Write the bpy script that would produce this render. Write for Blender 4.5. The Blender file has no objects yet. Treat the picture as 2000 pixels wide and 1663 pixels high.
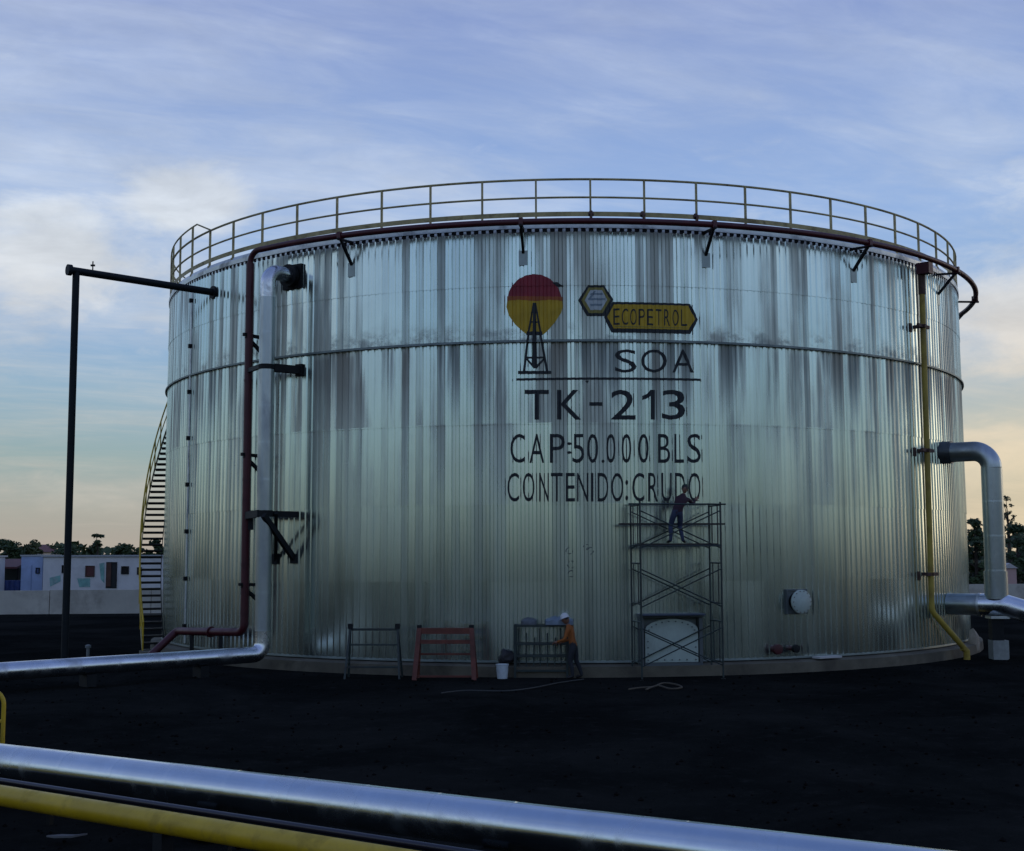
import bpy, bmesh, math, random
import numpy as np
from mathutils import Vector, Matrix
random.seed(7)
S = bpy.context.scene
C = S.collection

# ------------------------------------------------------------------ camera
F, PITCH, ROLL, YAW, HC = 2520.0, .0983, -.0036, -.0375, 3.2
W, H = 2000.0, 1663.0
D, R = 48.3, 14.25                      # distance to the tank's axis, tank radius (m)
_cp, _sp, _cy, _sy = math.cos(PITCH), math.sin(PITCH), math.cos(YAW), math.sin(YAW)
FW = Vector((_sy*_cp, _cy*_cp, _sp)); _rt = Vector((_cy, -_sy, 0)); _up = _rt.cross(FW)
RT = _rt*math.cos(ROLL) + _up*math.sin(ROLL); UP = -_rt*math.sin(ROLL) + _up*math.cos(ROLL)
EYE = Vector((0, 0, HC))
cd = bpy.data.cameras.new('camera'); cam = bpy.data.objects.new('camera', cd); C.objects.link(cam)
cd.sensor_width = 36; cd.sensor_fit = 'HORIZONTAL'; cd.lens = 36*F/W; cd.clip_start = .1; cd.clip_end = 6000
m = Matrix((RT, UP, -FW)).transposed().to_4x4(); m.translation = EYE; cam.matrix_world = m
S.camera = cam

# ------------------------------------------------------------------ exposure, sky, sun
S.view_settings.view_transform = 'Standard'; S.view_settings.look = 'None'
S.view_settings.exposure = 0.2; S.view_settings.gamma = 1.0; S.view_settings.use_curve_mapping = False
SUN_EL, SUN_AZ = math.radians(4.0), math.radians(62)       # low, to the right, behind thin cloud
world = bpy.data.worlds.new('World'); S.world = world; world.use_nodes = True
class NT:
    def __init__(s, t): s.t = t
    def n(s, typ, **kw):
        o = s.t.nodes.new(typ)
        ins = kw.pop('ins', {})
        for k, v in kw.items(): setattr(o, k, v)
        for k, v in ins.items():
            if hasattr(v, 'is_output') or isinstance(v, bpy.types.NodeSocket): s.t.links.new(v, o.inputs[k])
            else: o.inputs[k].default_value = v
        return o
    def math(s, op, a, b=0.0, c=None, clamp=False):
        o = s.t.nodes.new('ShaderNodeMath'); o.operation = op; o.use_clamp = clamp
        for i, v in enumerate((a, b, c)):
            if v is None: continue
            if isinstance(v, bpy.types.NodeSocket): s.t.links.new(v, o.inputs[i])
            else: o.inputs[i].default_value = v
        return o.outputs[0]
    def mix(s, f, a, b, blend='MIX'):
        o = s.t.nodes.new('ShaderNodeMix'); o.data_type = 'RGBA'; o.blend_type = blend; o.clamp_factor = True
        for i, v in ((0, f), (6, a), (7, b)):
            if isinstance(v, bpy.types.NodeSocket): s.t.links.new(v, o.inputs[i])
            else: o.inputs[i].default_value = v if i == 0 else (*v, 1) if len(v) == 3 else v
        return o.outputs[2]
    def ramp(s, f, stops, interp='LINEAR'):
        o = s.t.nodes.new('ShaderNodeValToRGB'); o.color_ramp.interpolation = interp
        e = o.color_ramp.elements
        while len(e) < len(stops): e.new(.5)
        for el, (p, c) in zip(e, stops):
            el.position = p; el.color = (*c, 1) if not isinstance(c, (int, float)) else (c, c, c, 1)
        s.t.links.new(f, o.inputs[0]); return o.outputs[0]
    def smooth(s, v, lo, hi):
        o = s.t.nodes.new('ShaderNodeMapRange'); o.interpolation_type = 'SMOOTHSTEP'
        s.t.links.new(v, o.inputs[0]); o.inputs[1].default_value = lo; o.inputs[2].default_value = hi
        return o.outputs[0]
    def noise(s, vec, scale, detail=3, rough=.5, dist=0.0):
        o = s.t.nodes.new('ShaderNodeTexNoise'); o.inputs['Scale'].default_value = scale
        o.inputs['Detail'].default_value = detail; o.inputs['Roughness'].default_value = rough
        o.inputs['Distortion'].default_value = dist
        s.t.links.new(vec, o.inputs['Vector']); return o.outputs['Fac']
    def comb(s, x, y, z):
        o = s.t.nodes.new('ShaderNodeCombineXYZ')
        for i, v in enumerate((x, y, z)):
            if isinstance(v, bpy.types.NodeSocket): s.t.links.new(v, o.inputs[i])
            else: o.inputs[i].default_value = v
        return o.outputs[0]

def make_sky():
    t = world.node_tree; t.nodes.clear(); k = NT(t)
    dirv = k.n('ShaderNodeTexCoord').outputs['Generated']
    sep = k.n('ShaderNodeSeparateXYZ', ins={0: dirv}); X, Y, Z = sep.outputs
    nish = k.n('ShaderNodeTexSky', sky_type='NISHITA', sun_disc=False, sun_elevation=SUN_EL, sun_rotation=SUN_AZ,
               altitude=50, air_density=1.0, dust_density=1.5, ozone_density=2.0)
    ns = k.mix(1.0, nish.outputs[0], (.10, .10, .10), 'MULTIPLY')
    # clear evening sky by elevation (violet blue above, paler then cream towards the horizon)
    base = k.ramp(k.math('MAXIMUM', Z, 0.0), [(0.0, (.40, .35, .30)), (.031, (.37, .37, .33)), (.071, (.285, .385, .395)), (.122, (.28, .415, .535)), (.168, (.245, .40, .63)),
                          (.26, (.265, .405, .69)), (.39, (.22, .305, .575)), (.62, (.13, .205, .46)), (1.0, (.10, .165, .40))])
    base = k.mix(.08, base, ns)
    zz = k.math('ADD', k.math('MAXIMUM', Z, 0.0), .12)
    px = k.math('DIVIDE', X, zz); py = k.math('DIVIDE', Y, zz)
    # slanting frame for the streaked high cloud
    a = math.radians(24)
    u = k.math('ADD', k.math('MULTIPLY', px, math.cos(a)), k.math('MULTIPLY', py, math.sin(a)))
    v = k.math('SUBTRACT', k.math('MULTIPLY', py, math.cos(a)), k.math('MULTIPLY', px, math.sin(a)))
    st = k.noise(k.comb(k.math('MULTIPLY', u, .42), k.math('MULTIPLY', v, 1.25), 2.9), 1.6, 9, .60, .35)
    fine = k.noise(k.comb(k.math('MULTIPLY', u, 1.3), k.math('MULTIPLY', v, 3.2), 4.2), 2.2, 7, .62, .5)
    big = k.noise(k.comb(px, py, 7.3), .55, 3, .5, .3)
    streak = k.math('ADD', k.math('MULTIPLY', st, .62), k.math('MULTIPLY', fine, .38))
    m1 = k.smooth(k.math('ADD', streak, k.math('MULTIPLY', k.math('SUBTRACT', big, .5), .5)), .38, .76)
    # broad banks of soft cloud where the photograph has them: (azimuth deg, elevation deg, half sizes, gain)
    az = k.math('MULTIPLY', k.math('ARCTAN2', X, Y), 57.2958); el = k.math('MULTIPLY', k.math('ARCSINE', Z), 57.2958)
    puff = k.noise(k.comb(k.math('ADD', k.math('MULTIPLY', az, .10), k.math('MULTIPLY', el, .06)), k.math('SUBTRACT', k.math('MULTIPLY', el, .25), k.math('MULTIPLY', az, .035)), .6), 1.9, 9, .60, .25)
    bank = None
    for (ba, be, sa, se, g) in BANKS:
        dx = k.math('DIVIDE', k.math('SUBTRACT', az, ba), sa); dy = k.math('DIVIDE', k.math('SUBTRACT', el, be), se)
        r2 = k.math('ADD', k.math('MULTIPLY', dx, dx), k.math('MULTIPLY', dy, dy))
        gss = k.math('MULTIPLY', k.math('EXPONENT', k.math('MULTIPLY', r2, -1.0)), g)
        bank = gss if bank is None else k.math('MAXIMUM', bank, gss)
    m2 = k.smooth(k.math('ADD', k.math('MULTIPLY', bank, .56), k.math('MULTIPLY', puff, 1.05)), .62, 1.22)
    mask = k.math('MAXIMUM', k.math('MULTIPLY', m1, .60), k.math('MULTIPLY', m2, .88))
    # cloud colour: lilac white overhead, cream lower, peach towards the low sun
    ccol = k.ramp(k.math('MAXIMUM', Z, 0.0), [(0.0, (.45, .395, .335)), (.06, (.55, .52, .46)), (.14, (.66, .64, .61)), (.24, (.66, .70, .74)), (.36, (.53, .60, .72)), (.45, (.44, .51, .68)), (1.0, (.20, .26, .44))])
    sd = Vector((math.sin(math.radians(26)), math.cos(math.radians(26)), .05)).normalized()
    dot = k.n('ShaderNodeVectorMath', operation='DOT_PRODUCT', ins={0: dirv, 1: tuple(sd)}).outputs['Value']
    shade = k.noise(k.comb(k.math('MULTIPLY', az, .16), k.math('MULTIPLY', el, .42), 3.3), 1.3, 6, .6, .3)
    ccol = k.mix(1.0, ccol, k.ramp(shade, [(.30, .80), (.68, 1.06)]), 'MULTIPLY')
    warm = k.smooth(dot, .955, 1.0)
    lowz = k.smooth(Z, .20, .0)
    lowz = k.math('SUBTRACT', 1.0, k.smooth(Z, .02, .22))
    warm = k.math('MULTIPLY', warm, lowz)
    ccol = k.mix(k.math('MULTIPLY', warm, .8), ccol, (.86, .68, .44))
    base = k.mix(k.math('MULTIPLY', warm, .55), base, (.74, .60, .38))
    col = k.mix(mask, base, ccol)
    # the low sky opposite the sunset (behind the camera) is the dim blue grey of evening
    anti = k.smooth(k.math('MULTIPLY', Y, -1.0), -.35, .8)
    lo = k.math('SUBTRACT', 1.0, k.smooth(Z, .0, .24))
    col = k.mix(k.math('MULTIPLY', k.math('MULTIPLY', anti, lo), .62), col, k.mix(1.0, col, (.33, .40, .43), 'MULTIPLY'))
    # below the horizon: dark land
    col = k.mix(k.smooth(Z, -.02, .0), (.02, .022, .02), col)
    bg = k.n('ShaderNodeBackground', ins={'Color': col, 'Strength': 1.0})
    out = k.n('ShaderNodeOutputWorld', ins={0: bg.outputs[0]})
BANKS = [(-22, 12.6, 7.5, 4.0, 1.2), (-16.5, 15.2, 3.6, 2.2, 1.35), (-25, 9.0, 7, 2.0, .75), (20, 9.5, 7, 3.2, 1.1), (22, 14.5, 6, 2.0, .8),
         (10, 14.6, 3.0, .9, .6), (-24, 20, 6, 2.5, .6), (9, 17.2, 6, 1.2, .45), (18, 4.5, 6, 2, .9), (-20, 2.5, 9, 1.2, .75),
         (60, 12, 22, 7, .8), (120, 16, 30, 8, .7), (180, 24, 34, 9, .8), (-110, 14, 28, 8, .8), (-60, 18, 18, 6, .7)]
make_sky()
sl = bpy.data.lights.new('sun', 'SUN'); sl.energy = .15; sl.angle = math.radians(24); sl.color = (1, .80, .58)
sun = bpy.data.objects.new('sun', sl); C.objects.link(sun)
sun.rotation_euler = Vector((math.sin(SUN_AZ)*math.cos(SUN_EL), math.cos(SUN_AZ)*math.cos(SUN_EL), math.sin(SUN_EL))).to_track_quat('Z', 'Y').to_euler()

# ------------------------------------------------------------------ measuring helpers
def ray(x, y): return FW + RT*((x-W/2)/F) + UP*((H/2-y)/F)
def at_z(x, y, z=0.0): v = ray(x, y); return EYE + v*((z-HC)/v.z)
def at_y(x, y, Y): v = ray(x, y); return EYE + v*(Y/v.y)
def at_cyl(x, y, r=R):
    v = ray(x, y); a = v.x**2+v.y**2; b = -2*D*v.y; c = D*D-r*r
    t = (-b-math.sqrt(max(0, b*b-4*a*c)))/(2*a); P = EYE+v*t
    return math.degrees(math.atan2(P.x, D-P.y)), P.z
def pol(th, r, z=0.0):
    t = math.radians(th); return Vector((r*math.sin(t), D-r*math.cos(t), z))
def rad(th): t = math.radians(th); return Vector((math.sin(t), -math.cos(t), 0))
def tan(th): t = math.radians(th); return Vector((math.cos(t), math.sin(t), 0))
ZV = Vector((0, 0, 1))

# ------------------------------------------------------------------ materials
MATS = {}
def mat(name, col, rough=.6, metal=0.0, var=.0, vscale=3.0, bump=0.0, bscale=30.0, spec=.5, dirt=None, dscale=1.5, damt=.5, stretch=(1, 1, 1)):
    if name in MATS: return MATS[name]
    mt = bpy.data.materials.new(name); mt.use_nodes = True; t = mt.node_tree; t.nodes.clear(); k = NT(t)
    pos = k.n('ShaderNodeNewGeometry').outputs['Position']
    mp = k.n('ShaderNodeMapping', ins={0: pos, 3: stretch}).outputs[0]
    c = k.n('ShaderNodeRGB'); c.outputs[0].default_value = (*col, 1); c = c.outputs[0]
    if var:
        nz = k.noise(mp, vscale, 5, .6)
        c = k.mix(k.math('MULTIPLY', k.smooth(nz, .3, .75), 1.0), k.mix(1.0, c, (1-var,)*3, 'MULTIPLY'), k.mix(1.0, c, (1+var,)*3, 'MULTIPLY'))
    rg = rough
    if dirt:
        nz2 = k.smooth(k.noise(mp, dscale, 6, .65, .4), .48, .72)
        c = k.mix(k.math('MULTIPLY', nz2, damt), c, dirt)
        rg = k.math('ADD', k.math('MULTIPLY', nz2, .25), rough, clamp=True)
    b = k.n('ShaderNodeBsdfPrincipled', ins={'Base Color': c, 'Roughness': rg, 'Metallic': metal, 'Specular IOR Level': spec})
    if bump:
        nb = k.noise(pos, bscale, 5, .6)
        bp = k.n('ShaderNodeBump', ins={'Height': nb, 'Strength': bump, 'Distance': .02}); t.links.new(bp.outputs[0], b.inputs['Normal'])
    k.n('ShaderNodeOutputMaterial', ins={0: b.outputs[0]})
    MATS[name] = mt; return mt

def sheet_material():
    mt = bpy.data.materials.new('aluminium_sheet'); mt.use_nodes = True; t = mt.node_tree; t.nodes.clear(); k = NT(t)
    pos = k.n('ShaderNodeNewGeometry').outputs['Position']
    sp = k.n('ShaderNodeSeparateXYZ', ins={0: pos}); X, Y, Z = sp.outputs
    th = k.math('ARCTAN2', X, k.math('SUBTRACT', D, Y))
    u = k.math('MULTIPLY', th, R)
    rnd = k.n('ShaderNodeObjectInfo').outputs['Random']
    # per-rib tone, shared by all courses of one column of sheets
    rib = k.math('FLOOR', k.math('MULTIPLY', k.math('ADD', u, .62), 1/.20726))
    wn = k.n('ShaderNodeTexWhiteNoise', noise_dimensions='1D', ins={'W': rib}).outputs['Value']
    course = None
    for tz in (2.47, 4.49, 6.63, 8.80):
        q = k.math('GREATER_THAN', Z, tz); course = q if course is None else k.math('ADD', course, q)
    # long rain streaks: much finer round the tank than up it
    s1 = k.noise(k.comb(k.math('MULTIPLY', u, 1.7), 0.0, k.math('MULTIPLY', Z, .09)), 1.0, 4, .62)
    s2 = k.noise(k.comb(k.math('MULTIPLY', u, 6.0), 5.0, k.math('MULTIPLY', Z, .16)), 1.0, 4, .6)
    s3 = k.noise(k.comb(k.math('MULTIPLY', u, .8), k.math('MULTIPLY', course, .55), k.math('MULTIPLY', Z, .16)), 1.0, 4, .55)
    streak = k.math('ADD', k.math('MULTIPLY', s1, .44), k.math('ADD', k.math('MULTIPLY', s2, .14), k.math('MULTIPLY', s3, .52)))
    streak = k.math('ADD', streak, k.math('MULTIPLY', k.math('SUBTRACT', wn, .5), .14))
    # streaks are strong on the two upper courses and fade out downwards
    zf = k.ramp(k.math('DIVIDE', Z, 13.0), [(0.0, .14), (.34, .20), (.49, .50), (.60, .9), (.66, 1.0), (.675, .62), (.9, .68)])
    sm = k.math('MULTIPLY', k.smooth(streak, .49, .67), zf)
    # below the stiffener the run-off is darkest at the top of the course
    run = k.math('MULTIPLY', k.smooth(Z, 6.2, 8.75), k.math('SUBTRACT', 1.0, k.smooth(Z, 8.76, 8.80)))
    rs = k.noise(k.comb(k.math('MULTIPLY', u, 1.25), 11.0, k.math('MULTIPLY', Z, .06)), 1.0, 5, .65)
    run = k.math('MULTIPLY', run, k.smooth(k.math('ADD', rs, k.math('MULTIPLY', k.math('SUBTRACT', wn, .5), .14)), .44, .62))
    # grime gathered above the stiffener
    gr = k.math('MULTIPLY', k.math('MULTIPLY', k.smooth(Z, 8.79, 8.81), k.math('SUBTRACT', 1.0, k.smooth(Z, 8.85, 9.5))), k.smooth(k.noise(k.comb(k.math('MULTIPLY', u, 1.1), 2.0, k.math('MULTIPLY', Z, 1.5)), 1.0, 6, .7), .42, .66))
    # faint cloudiness
    cl = k.noise(pos, .55, 5, .6)
    dirt = k.math('MAXIMUM', sm, k.math('MAXIMUM', k.math('MULTIPLY', run, 1.0), k.math('MULTIPLY', gr, .75)))
    clean = k.mix(rnd, (.645, .755, .695), (.695, .795, .73))
    clean = k.mix(k.math('MULTIPLY', k.math('MULTIPLY', wn, wn), .55), clean, (.30, .36, .34))
    clean = k.mix(k.math('MULTIPLY', k.smooth(cl, .35, .7), .25), clean, (.50, .55, .52))
    dc = k.mix(k.smooth(s3, .4, .6), (.12, .135, .12), (.20, .175, .13))
    col = k.mix(k.math('MULTIPLY', dirt, .80), clean, dc)
    rough = k.math('ADD', k.math('ADD', .125, k.math('MULTIPLY', dirt, .30)), k.math('ADD', k.math('MULTIPLY', rnd, .03), k.math('MULTIPLY', cl, .08)))
    metal = k.math('SUBTRACT', .96, k.math('MULTIPLY', dirt, .45))
    b = k.n('ShaderNodeBsdfPrincipled', ins={'Base Color': col, 'Roughness': rough, 'Metallic': metal})
    nb = k.noise(k.comb(k.math('MULTIPLY', u, 7.0), 3.0, k.math('MULTIPLY', Z, .10)), 1.0, 2, .5)
    bp = k.n('ShaderNodeBump', ins={'Height': nb, 'Strength': .25, 'Distance': .02}); t.links.new(bp.outputs[0], b.inputs['Normal'])
    k.n('ShaderNodeOutputMaterial', ins={0: b.outputs[0]})
    return mt
SHEET = sheet_material()
JACKET = mat('aluminium_jacket', (.72, .75, .77), .24, 1.0, .10, 2.0, .08, 8.0, dirt=(.34, .35, .35), dscale=1.4, damt=.6)
JACKET_NEW = mat('bright_jacket', (.64, .70, .73), .19, 1.0, .06, 2.0, .05, 8.0, dirt=(.42, .44, .45), dscale=1.0, damt=.35)
JACKET_OLD = mat('weathered_jacket', (.43, .48, .495), .30, 1.0, .14, 1.5, .06, 8.0, dirt=(.25, .27, .26), dscale=.8, damt=.6, stretch=(1, 1, .3))
FLASH = mat('flashing_metal', (.60, .64, .63), .42, .9, .15, 2.0, dirt=(.2, .2, .18), dscale=1.0, damt=.6)
PLATE = mat('plate_metal', (.27, .32, .31), .4, .9, .1)
COLLAR = mat('dark_jacket', (.12, .13, .14), .45, .8, .1)
STIFF = mat('dull_flashing', (.20, .24, .23), .5, .8, .2, 2.0)
ROOFM = mat('roof_metal', (.45, .47, .47), .5, .6, .1)
STEELDK = mat('dark_steel', (.010, .012, .013), .6, .0, .25, 4.0, spec=.25)
BLACKP = mat('black_paint', (.006, .010, .012), .6, .0, .15, 4.0, spec=.25)
GREENST = mat('green_painted_steel', (.02, .036, .034), .5, .0, .3, 5.0, dirt=(.05, .03, .02), damt=.4)
MAROON = mat('maroon_paint', (.072, .008, .013), .45, 0, .2, 2.0, dirt=(.04, .012, .012), damt=.5)
YELLOW = mat('yellow_paint', (.55, .36, .008), .45, 0, .15, 2.0, dirt=(.22, .15, .03), damt=.5, dscale=3.0)
YELLOW_OLD = mat('faded_yellow_paint', (.44, .37, .17), .6, 0, .25, 2.0, dirt=(.09, .06, .03), dscale=2.5, damt=.7)
OCHRE = mat('grimy_yellow_paint', (.40, .29, .04), .55, 0, .25, 1.0, dirt=(.11, .06, .03), dscale=1.2, damt=.7)
BROWNST = mat('rust_brown_steel', (.085, .045, .032), .7, .1, .3, 4.0)
REDOX = mat('red_oxide_paint', (.135, .034, .02), .6, 0, .3, 3.0, dirt=(.06, .03, .025), damt=.6)
CONC = mat('stained_concrete', (.12, .108, .075), .9, 0, .3, .9, .4, 20, dirt=(.055, .048, .038), dscale=1.0, damt=.7)
CONCW = mat('pale_concrete', (.56, .53, .44), .9, 0, .12, .6, .3, 14, dirt=(.25, .22, .18), dscale=.5, damt=.7)
CONCB = mat('concrete_block_grey', (.30, .32, .29), .9, 0, .2, 3, .3, 20)
WHITEP = mat('white_wall_paint', (.66, .66, .64), .7, 0, .06, 1.5, dirt=(.45, .44, .42), dscale=.7, damt=.5)
BLUEW = mat('pale_blue_wall_paint', (.36, .46, .66), .7, 0, .12, 1.2, dirt=(.30, .36, .5), damt=.4)
PAINTK = mat('stencil_paint', (.010, .015, .018), .6, 0, .2, 3.0)
PAINTO2 = mat('emblem_orange', (.34, .085, .012), .55, 0, .15, 3.0)
PAINTR = mat('emblem_red', (.25, .014, .028), .55, 0, .15, 3.0)
PAINTY = mat('emblem_yellow', (.50, .32, .010), .55, 0, .10, 3.0)
PAINTW = mat('emblem_pale', (.48, .53, .52), .55, 0, .12, 3.0)
PAINTO = mat('emblem_olive', (.26, .22, .05), .55, 0, .1, 3.0)
COVERD = mat('door_cover_paint', (.40, .48, .41), .6, 0, .12, 1.6, dirt=(.20, .22, .19), damt=.5)
COVER = mat('manway_cover_paint', (.42, .50, .44), .5, 0, .12, 1.6, dirt=(.30, .34, .30), damt=.5)
RECESS = mat('recess_plate', (.17, .205, .205), .6)  # even grey plate behind the manway and door covers
FRAMEG = mat('grey_frame_paint', (.10, .12, .12), .6)
DARKHOLE = mat('painted_doorway_dark', (.02, .024, .024), .8)
GLASS = mat('window_glass_dark', (.012, .014, .018), .12, 0, spec=.6)
BARK = mat('bark', (.045, .035, .025), .9, 0, .3, 4, .5, 10)
def leaf_mat(n, a, b):
    mt = bpy.data.materials.new(n); mt.use_nodes = True; t = mt.node_tree; t.nodes.clear(); k = NT(t)
    pos = k.n('ShaderNodeNewGeometry').outputs['Position']
    f = k.smooth(k.noise(pos, .9, 4, .6), .3, .7)
    p = k.n('ShaderNodeBsdfPrincipled', ins={'Base Color': k.mix(f, a, b), 'Roughness': .6, 'Specular IOR Level': .3})
    k.n('ShaderNodeOutputMaterial', ins={0: p.outputs[0]}); MATS[n] = mt; return mt
LEAF1 = leaf_mat('leaf_dark_green', (.028, .050, .018), (.055, .085, .03))
LEAF2 = leaf_mat('leaf_olive', (.045, .062, .022), (.09, .105, .04))
LEAF3 = leaf_mat('leaf_russet', (.16, .055, .03), (.24, .10, .05))

# ------------------------------------------------------------------ mesh helpers
class MB:
    def __init__(s): s.v = []; s.f = []; s.mi = []; s.m = 0
    def add(s, vs, fs):
        o = len(s.v); s.v += [tuple(p) for p in vs]; s.f += [tuple(i+o for i in q) for q in fs]; s.mi += [s.m]*len(fs); return s
    def box(s, c, size, ax=None):
        ax = ax or (Vector((1, 0, 0)), Vector((0, 1, 0)), Vector((0, 0, 1))); c = Vector(c)
        vs = [c+ax[0]*(sx*size[0]/2)+ax[1]*(sy*size[1]/2)+ax[2]*(sz*size[2]/2) for sz in (-1, 1) for sy in (-1, 1) for sx in (-1, 1)]
        return s.add(vs, [(0, 2, 3, 1), (4, 5, 7, 6), (0, 1, 5, 4), (2, 6, 7, 3), (0, 4, 6, 2), (1, 3, 7, 5)])
    def bar(s, a, b, w, h=None, up=ZV):
        a, b = Vector(a), Vector(b); d = (b-a); L = d.length; d.normalize()
        sd = d.cross(up)
        if sd.length < 1e-4: sd = d.cross(Vector((1, 0, 0)))
        sd.normalize(); u = sd.cross(d)
        return s.box((a+b)/2, (w, L, h or w), (sd, d, u))
    def tube(s, pts, r, n=10, cap=True):
        pts = [Vector(p) for p in pts]; N = len(pts)
        rs = r if isinstance(r, (list, tuple)) else [r]*N
        T = []
        for i in range(N):
            a = pts[max(0, i-1)]; b = pts[min(N-1, i+1)]; T.append((b-a).normalized())
        u = T[0].orthogonal().normalized(); vs = []
        for i in range(N):
            u = (u-T[i]*u.dot(T[i])).normalized(); w = T[i].cross(u)
            for j in range(n):
                a = 2*math.pi*j/n; vs.append(pts[i]+(u*math.cos(a)+w*math.sin(a))*rs[i])
        fs = [(i*n+j, i*n+(j+1) % n, (i+1)*n+(j+1) % n, (i+1)*n+j) for i in range(N-1) for j in range(n)]
        if cap: fs += [tuple(range(n-1, -1, -1)), tuple(range((N-1)*n, N*n))]
        return s.add(vs, fs)
    def lathe(s, prof, c, axis=ZV, n=20):           # prof: (radius, along)
        c = Vector(c); axis = Vector(axis).normalized(); u = axis.orthogonal().normalized(); w = axis.cross(u); vs = []
        for (r, a) in prof:
            for j in range(n):
                t = 2*math.pi*j/n; vs.append(c+axis*a+(u*math.cos(t)+w*math.sin(t))*r)
        k = len(prof)
        fs = [(i*n+j, i*n+(j+1) % n, (i+1)*n+(j+1) % n, (i+1)*n+j) for i in range(k-1) for j in range(n)]
        fs += [tuple(range(n-1, -1, -1)), tuple(range((k-1)*n, k*n))]
        return s.add(vs, fs)
    def prism(s, poly, o, ux, uy, depth):           # polygon in plane (ux,uy) at o, pushed by depth vector
        o = Vector(o); a = [o+ux*p[0]+uy*p[1] for p in poly]; n = len(a)
        b = [p+depth for p in a]
        return s.add(a+b, [tuple(range(n-1, -1, -1)), tuple(range(n, 2*n))]+[(i, (i+1) % n, n+(i+1) % n, n+i) for i in range(n)])
    def ball(s, c, r, sc=(1, 1, 1), n=10, m=7):
        c = Vector(c); vs = [c+Vector((0, 0, -r*sc[2]))]
        for i in range(1, m):
            p = -math.pi/2+math.pi*i/m
            for j in range(n):
                t = 2*math.pi*j/n; vs.append(c+Vector((r*sc[0]*math.cos(p)*math.cos(t), r*sc[1]*math.cos(p)*math.sin(t), r*sc[2]*math.sin(p))))
        vs.append(c+Vector((0, 0, r*sc[2]))); fs = []
        for j in range(n): fs.append((0, 1+(j+1) % n, 1+j))
        for i in range(m-2):
            for j in range(n):
                a = 1+i*n+j; b = 1+i*n+(j+1) % n; fs.append((a, b, b+n, a+n))
        l = len(vs)-1; o = 1+(m-2)*n
        for j in range(n): fs.append((o+j, o+(j+1) % n, l))
        return s.add(vs, fs)
    def build(s, name, mats, parent=None, smooth=False, angle=None, origin=None):
        me = bpy.data.meshes.new(name)
        me.from_pydata(s.v, [], s.f); me.validate()
        for q in (mats if isinstance(mats, (list, tuple)) else [mats]): me.materials.append(q)
        if any(s.mi) and len(s.mi) == len(me.polygons): me.polygons.foreach_set('material_index', s.mi)
        bm = bmesh.new(); bm.from_mesh(me); bmesh.ops.recalc_face_normals(bm, faces=bm.faces); bm.to_mesh(me); bm.free()
        if smooth:
            me.polygons.foreach_set('use_smooth', [True]*len(me.polygons))
            me.set_sharp_from_angle(angle=angle or math.radians(40))
        if origin is not None: me.transform(Matrix.Translation(-Vector(origin)))
        o = bpy.data.objects.new(name, me); C.objects.link(o)
        if origin is not None: o.location = origin
        if parent: put(o, parent)
        return o
def put(o, parent):
    o.parent = parent; o.matrix_parent_inverse = WM(parent).inverted(); return o
def WM(o):
    b = o.matrix_basis.copy()
    return (WM(o.parent) @ o.matrix_parent_inverse @ b) if o.parent else b
def thing(name, label, cat, loc=(0, 0, 0), group=None):
    o = bpy.data.objects.new(name, None); C.objects.link(o); o.location = loc; o.empty_display_size = .3
    return tag(o, label, cat, group)
def tag(o, label, cat, group=None, kind=None):
    if label: o['label'] = label
    if cat: o['category'] = cat
    if group: o['group'] = group
    if kind: o['kind'] = kind
    return o
def struct(o): o['kind'] = 'structure'; return o
def copy_tree(o, M=None, parent=None):
    c = o.copy(); C.objects.link(c)
    if parent: c.parent = parent
    elif M is not None: c.matrix_world = M @ WM(o)
    for ch in list(o.children): copy_tree(ch, None, c)
    return c
def fillet(pts, rr, n=8):
    pts = [Vector(p) for p in pts]; out = [pts[0]]
    for i in range(1, len(pts)-1):
        p = pts[i]; a = (pts[i-1]-p); b = (pts[i+1]-p); la, lb = a.length, b.length; a.normalize(); b.normalize()
        ang = a.angle(b); t = min(rr/math.tan(ang/2), la*.49, lb*.49); p0 = p+a*t; p1 = p+b*t
        r_ = t*math.tan(ang/2); bis = (a+b).normalized(); cc = p+bis*(r_/math.sin(ang/2))
        v0 = p0-cc; v1 = p1-cc; A = v0.angle(v1)
        for j in range(n+1):
            q = A*j/n; out.append(cc+(v0*math.sin(A-q)+v1*math.sin(q))/math.sin(A))
    out.append(pts[-1]); return out

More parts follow.
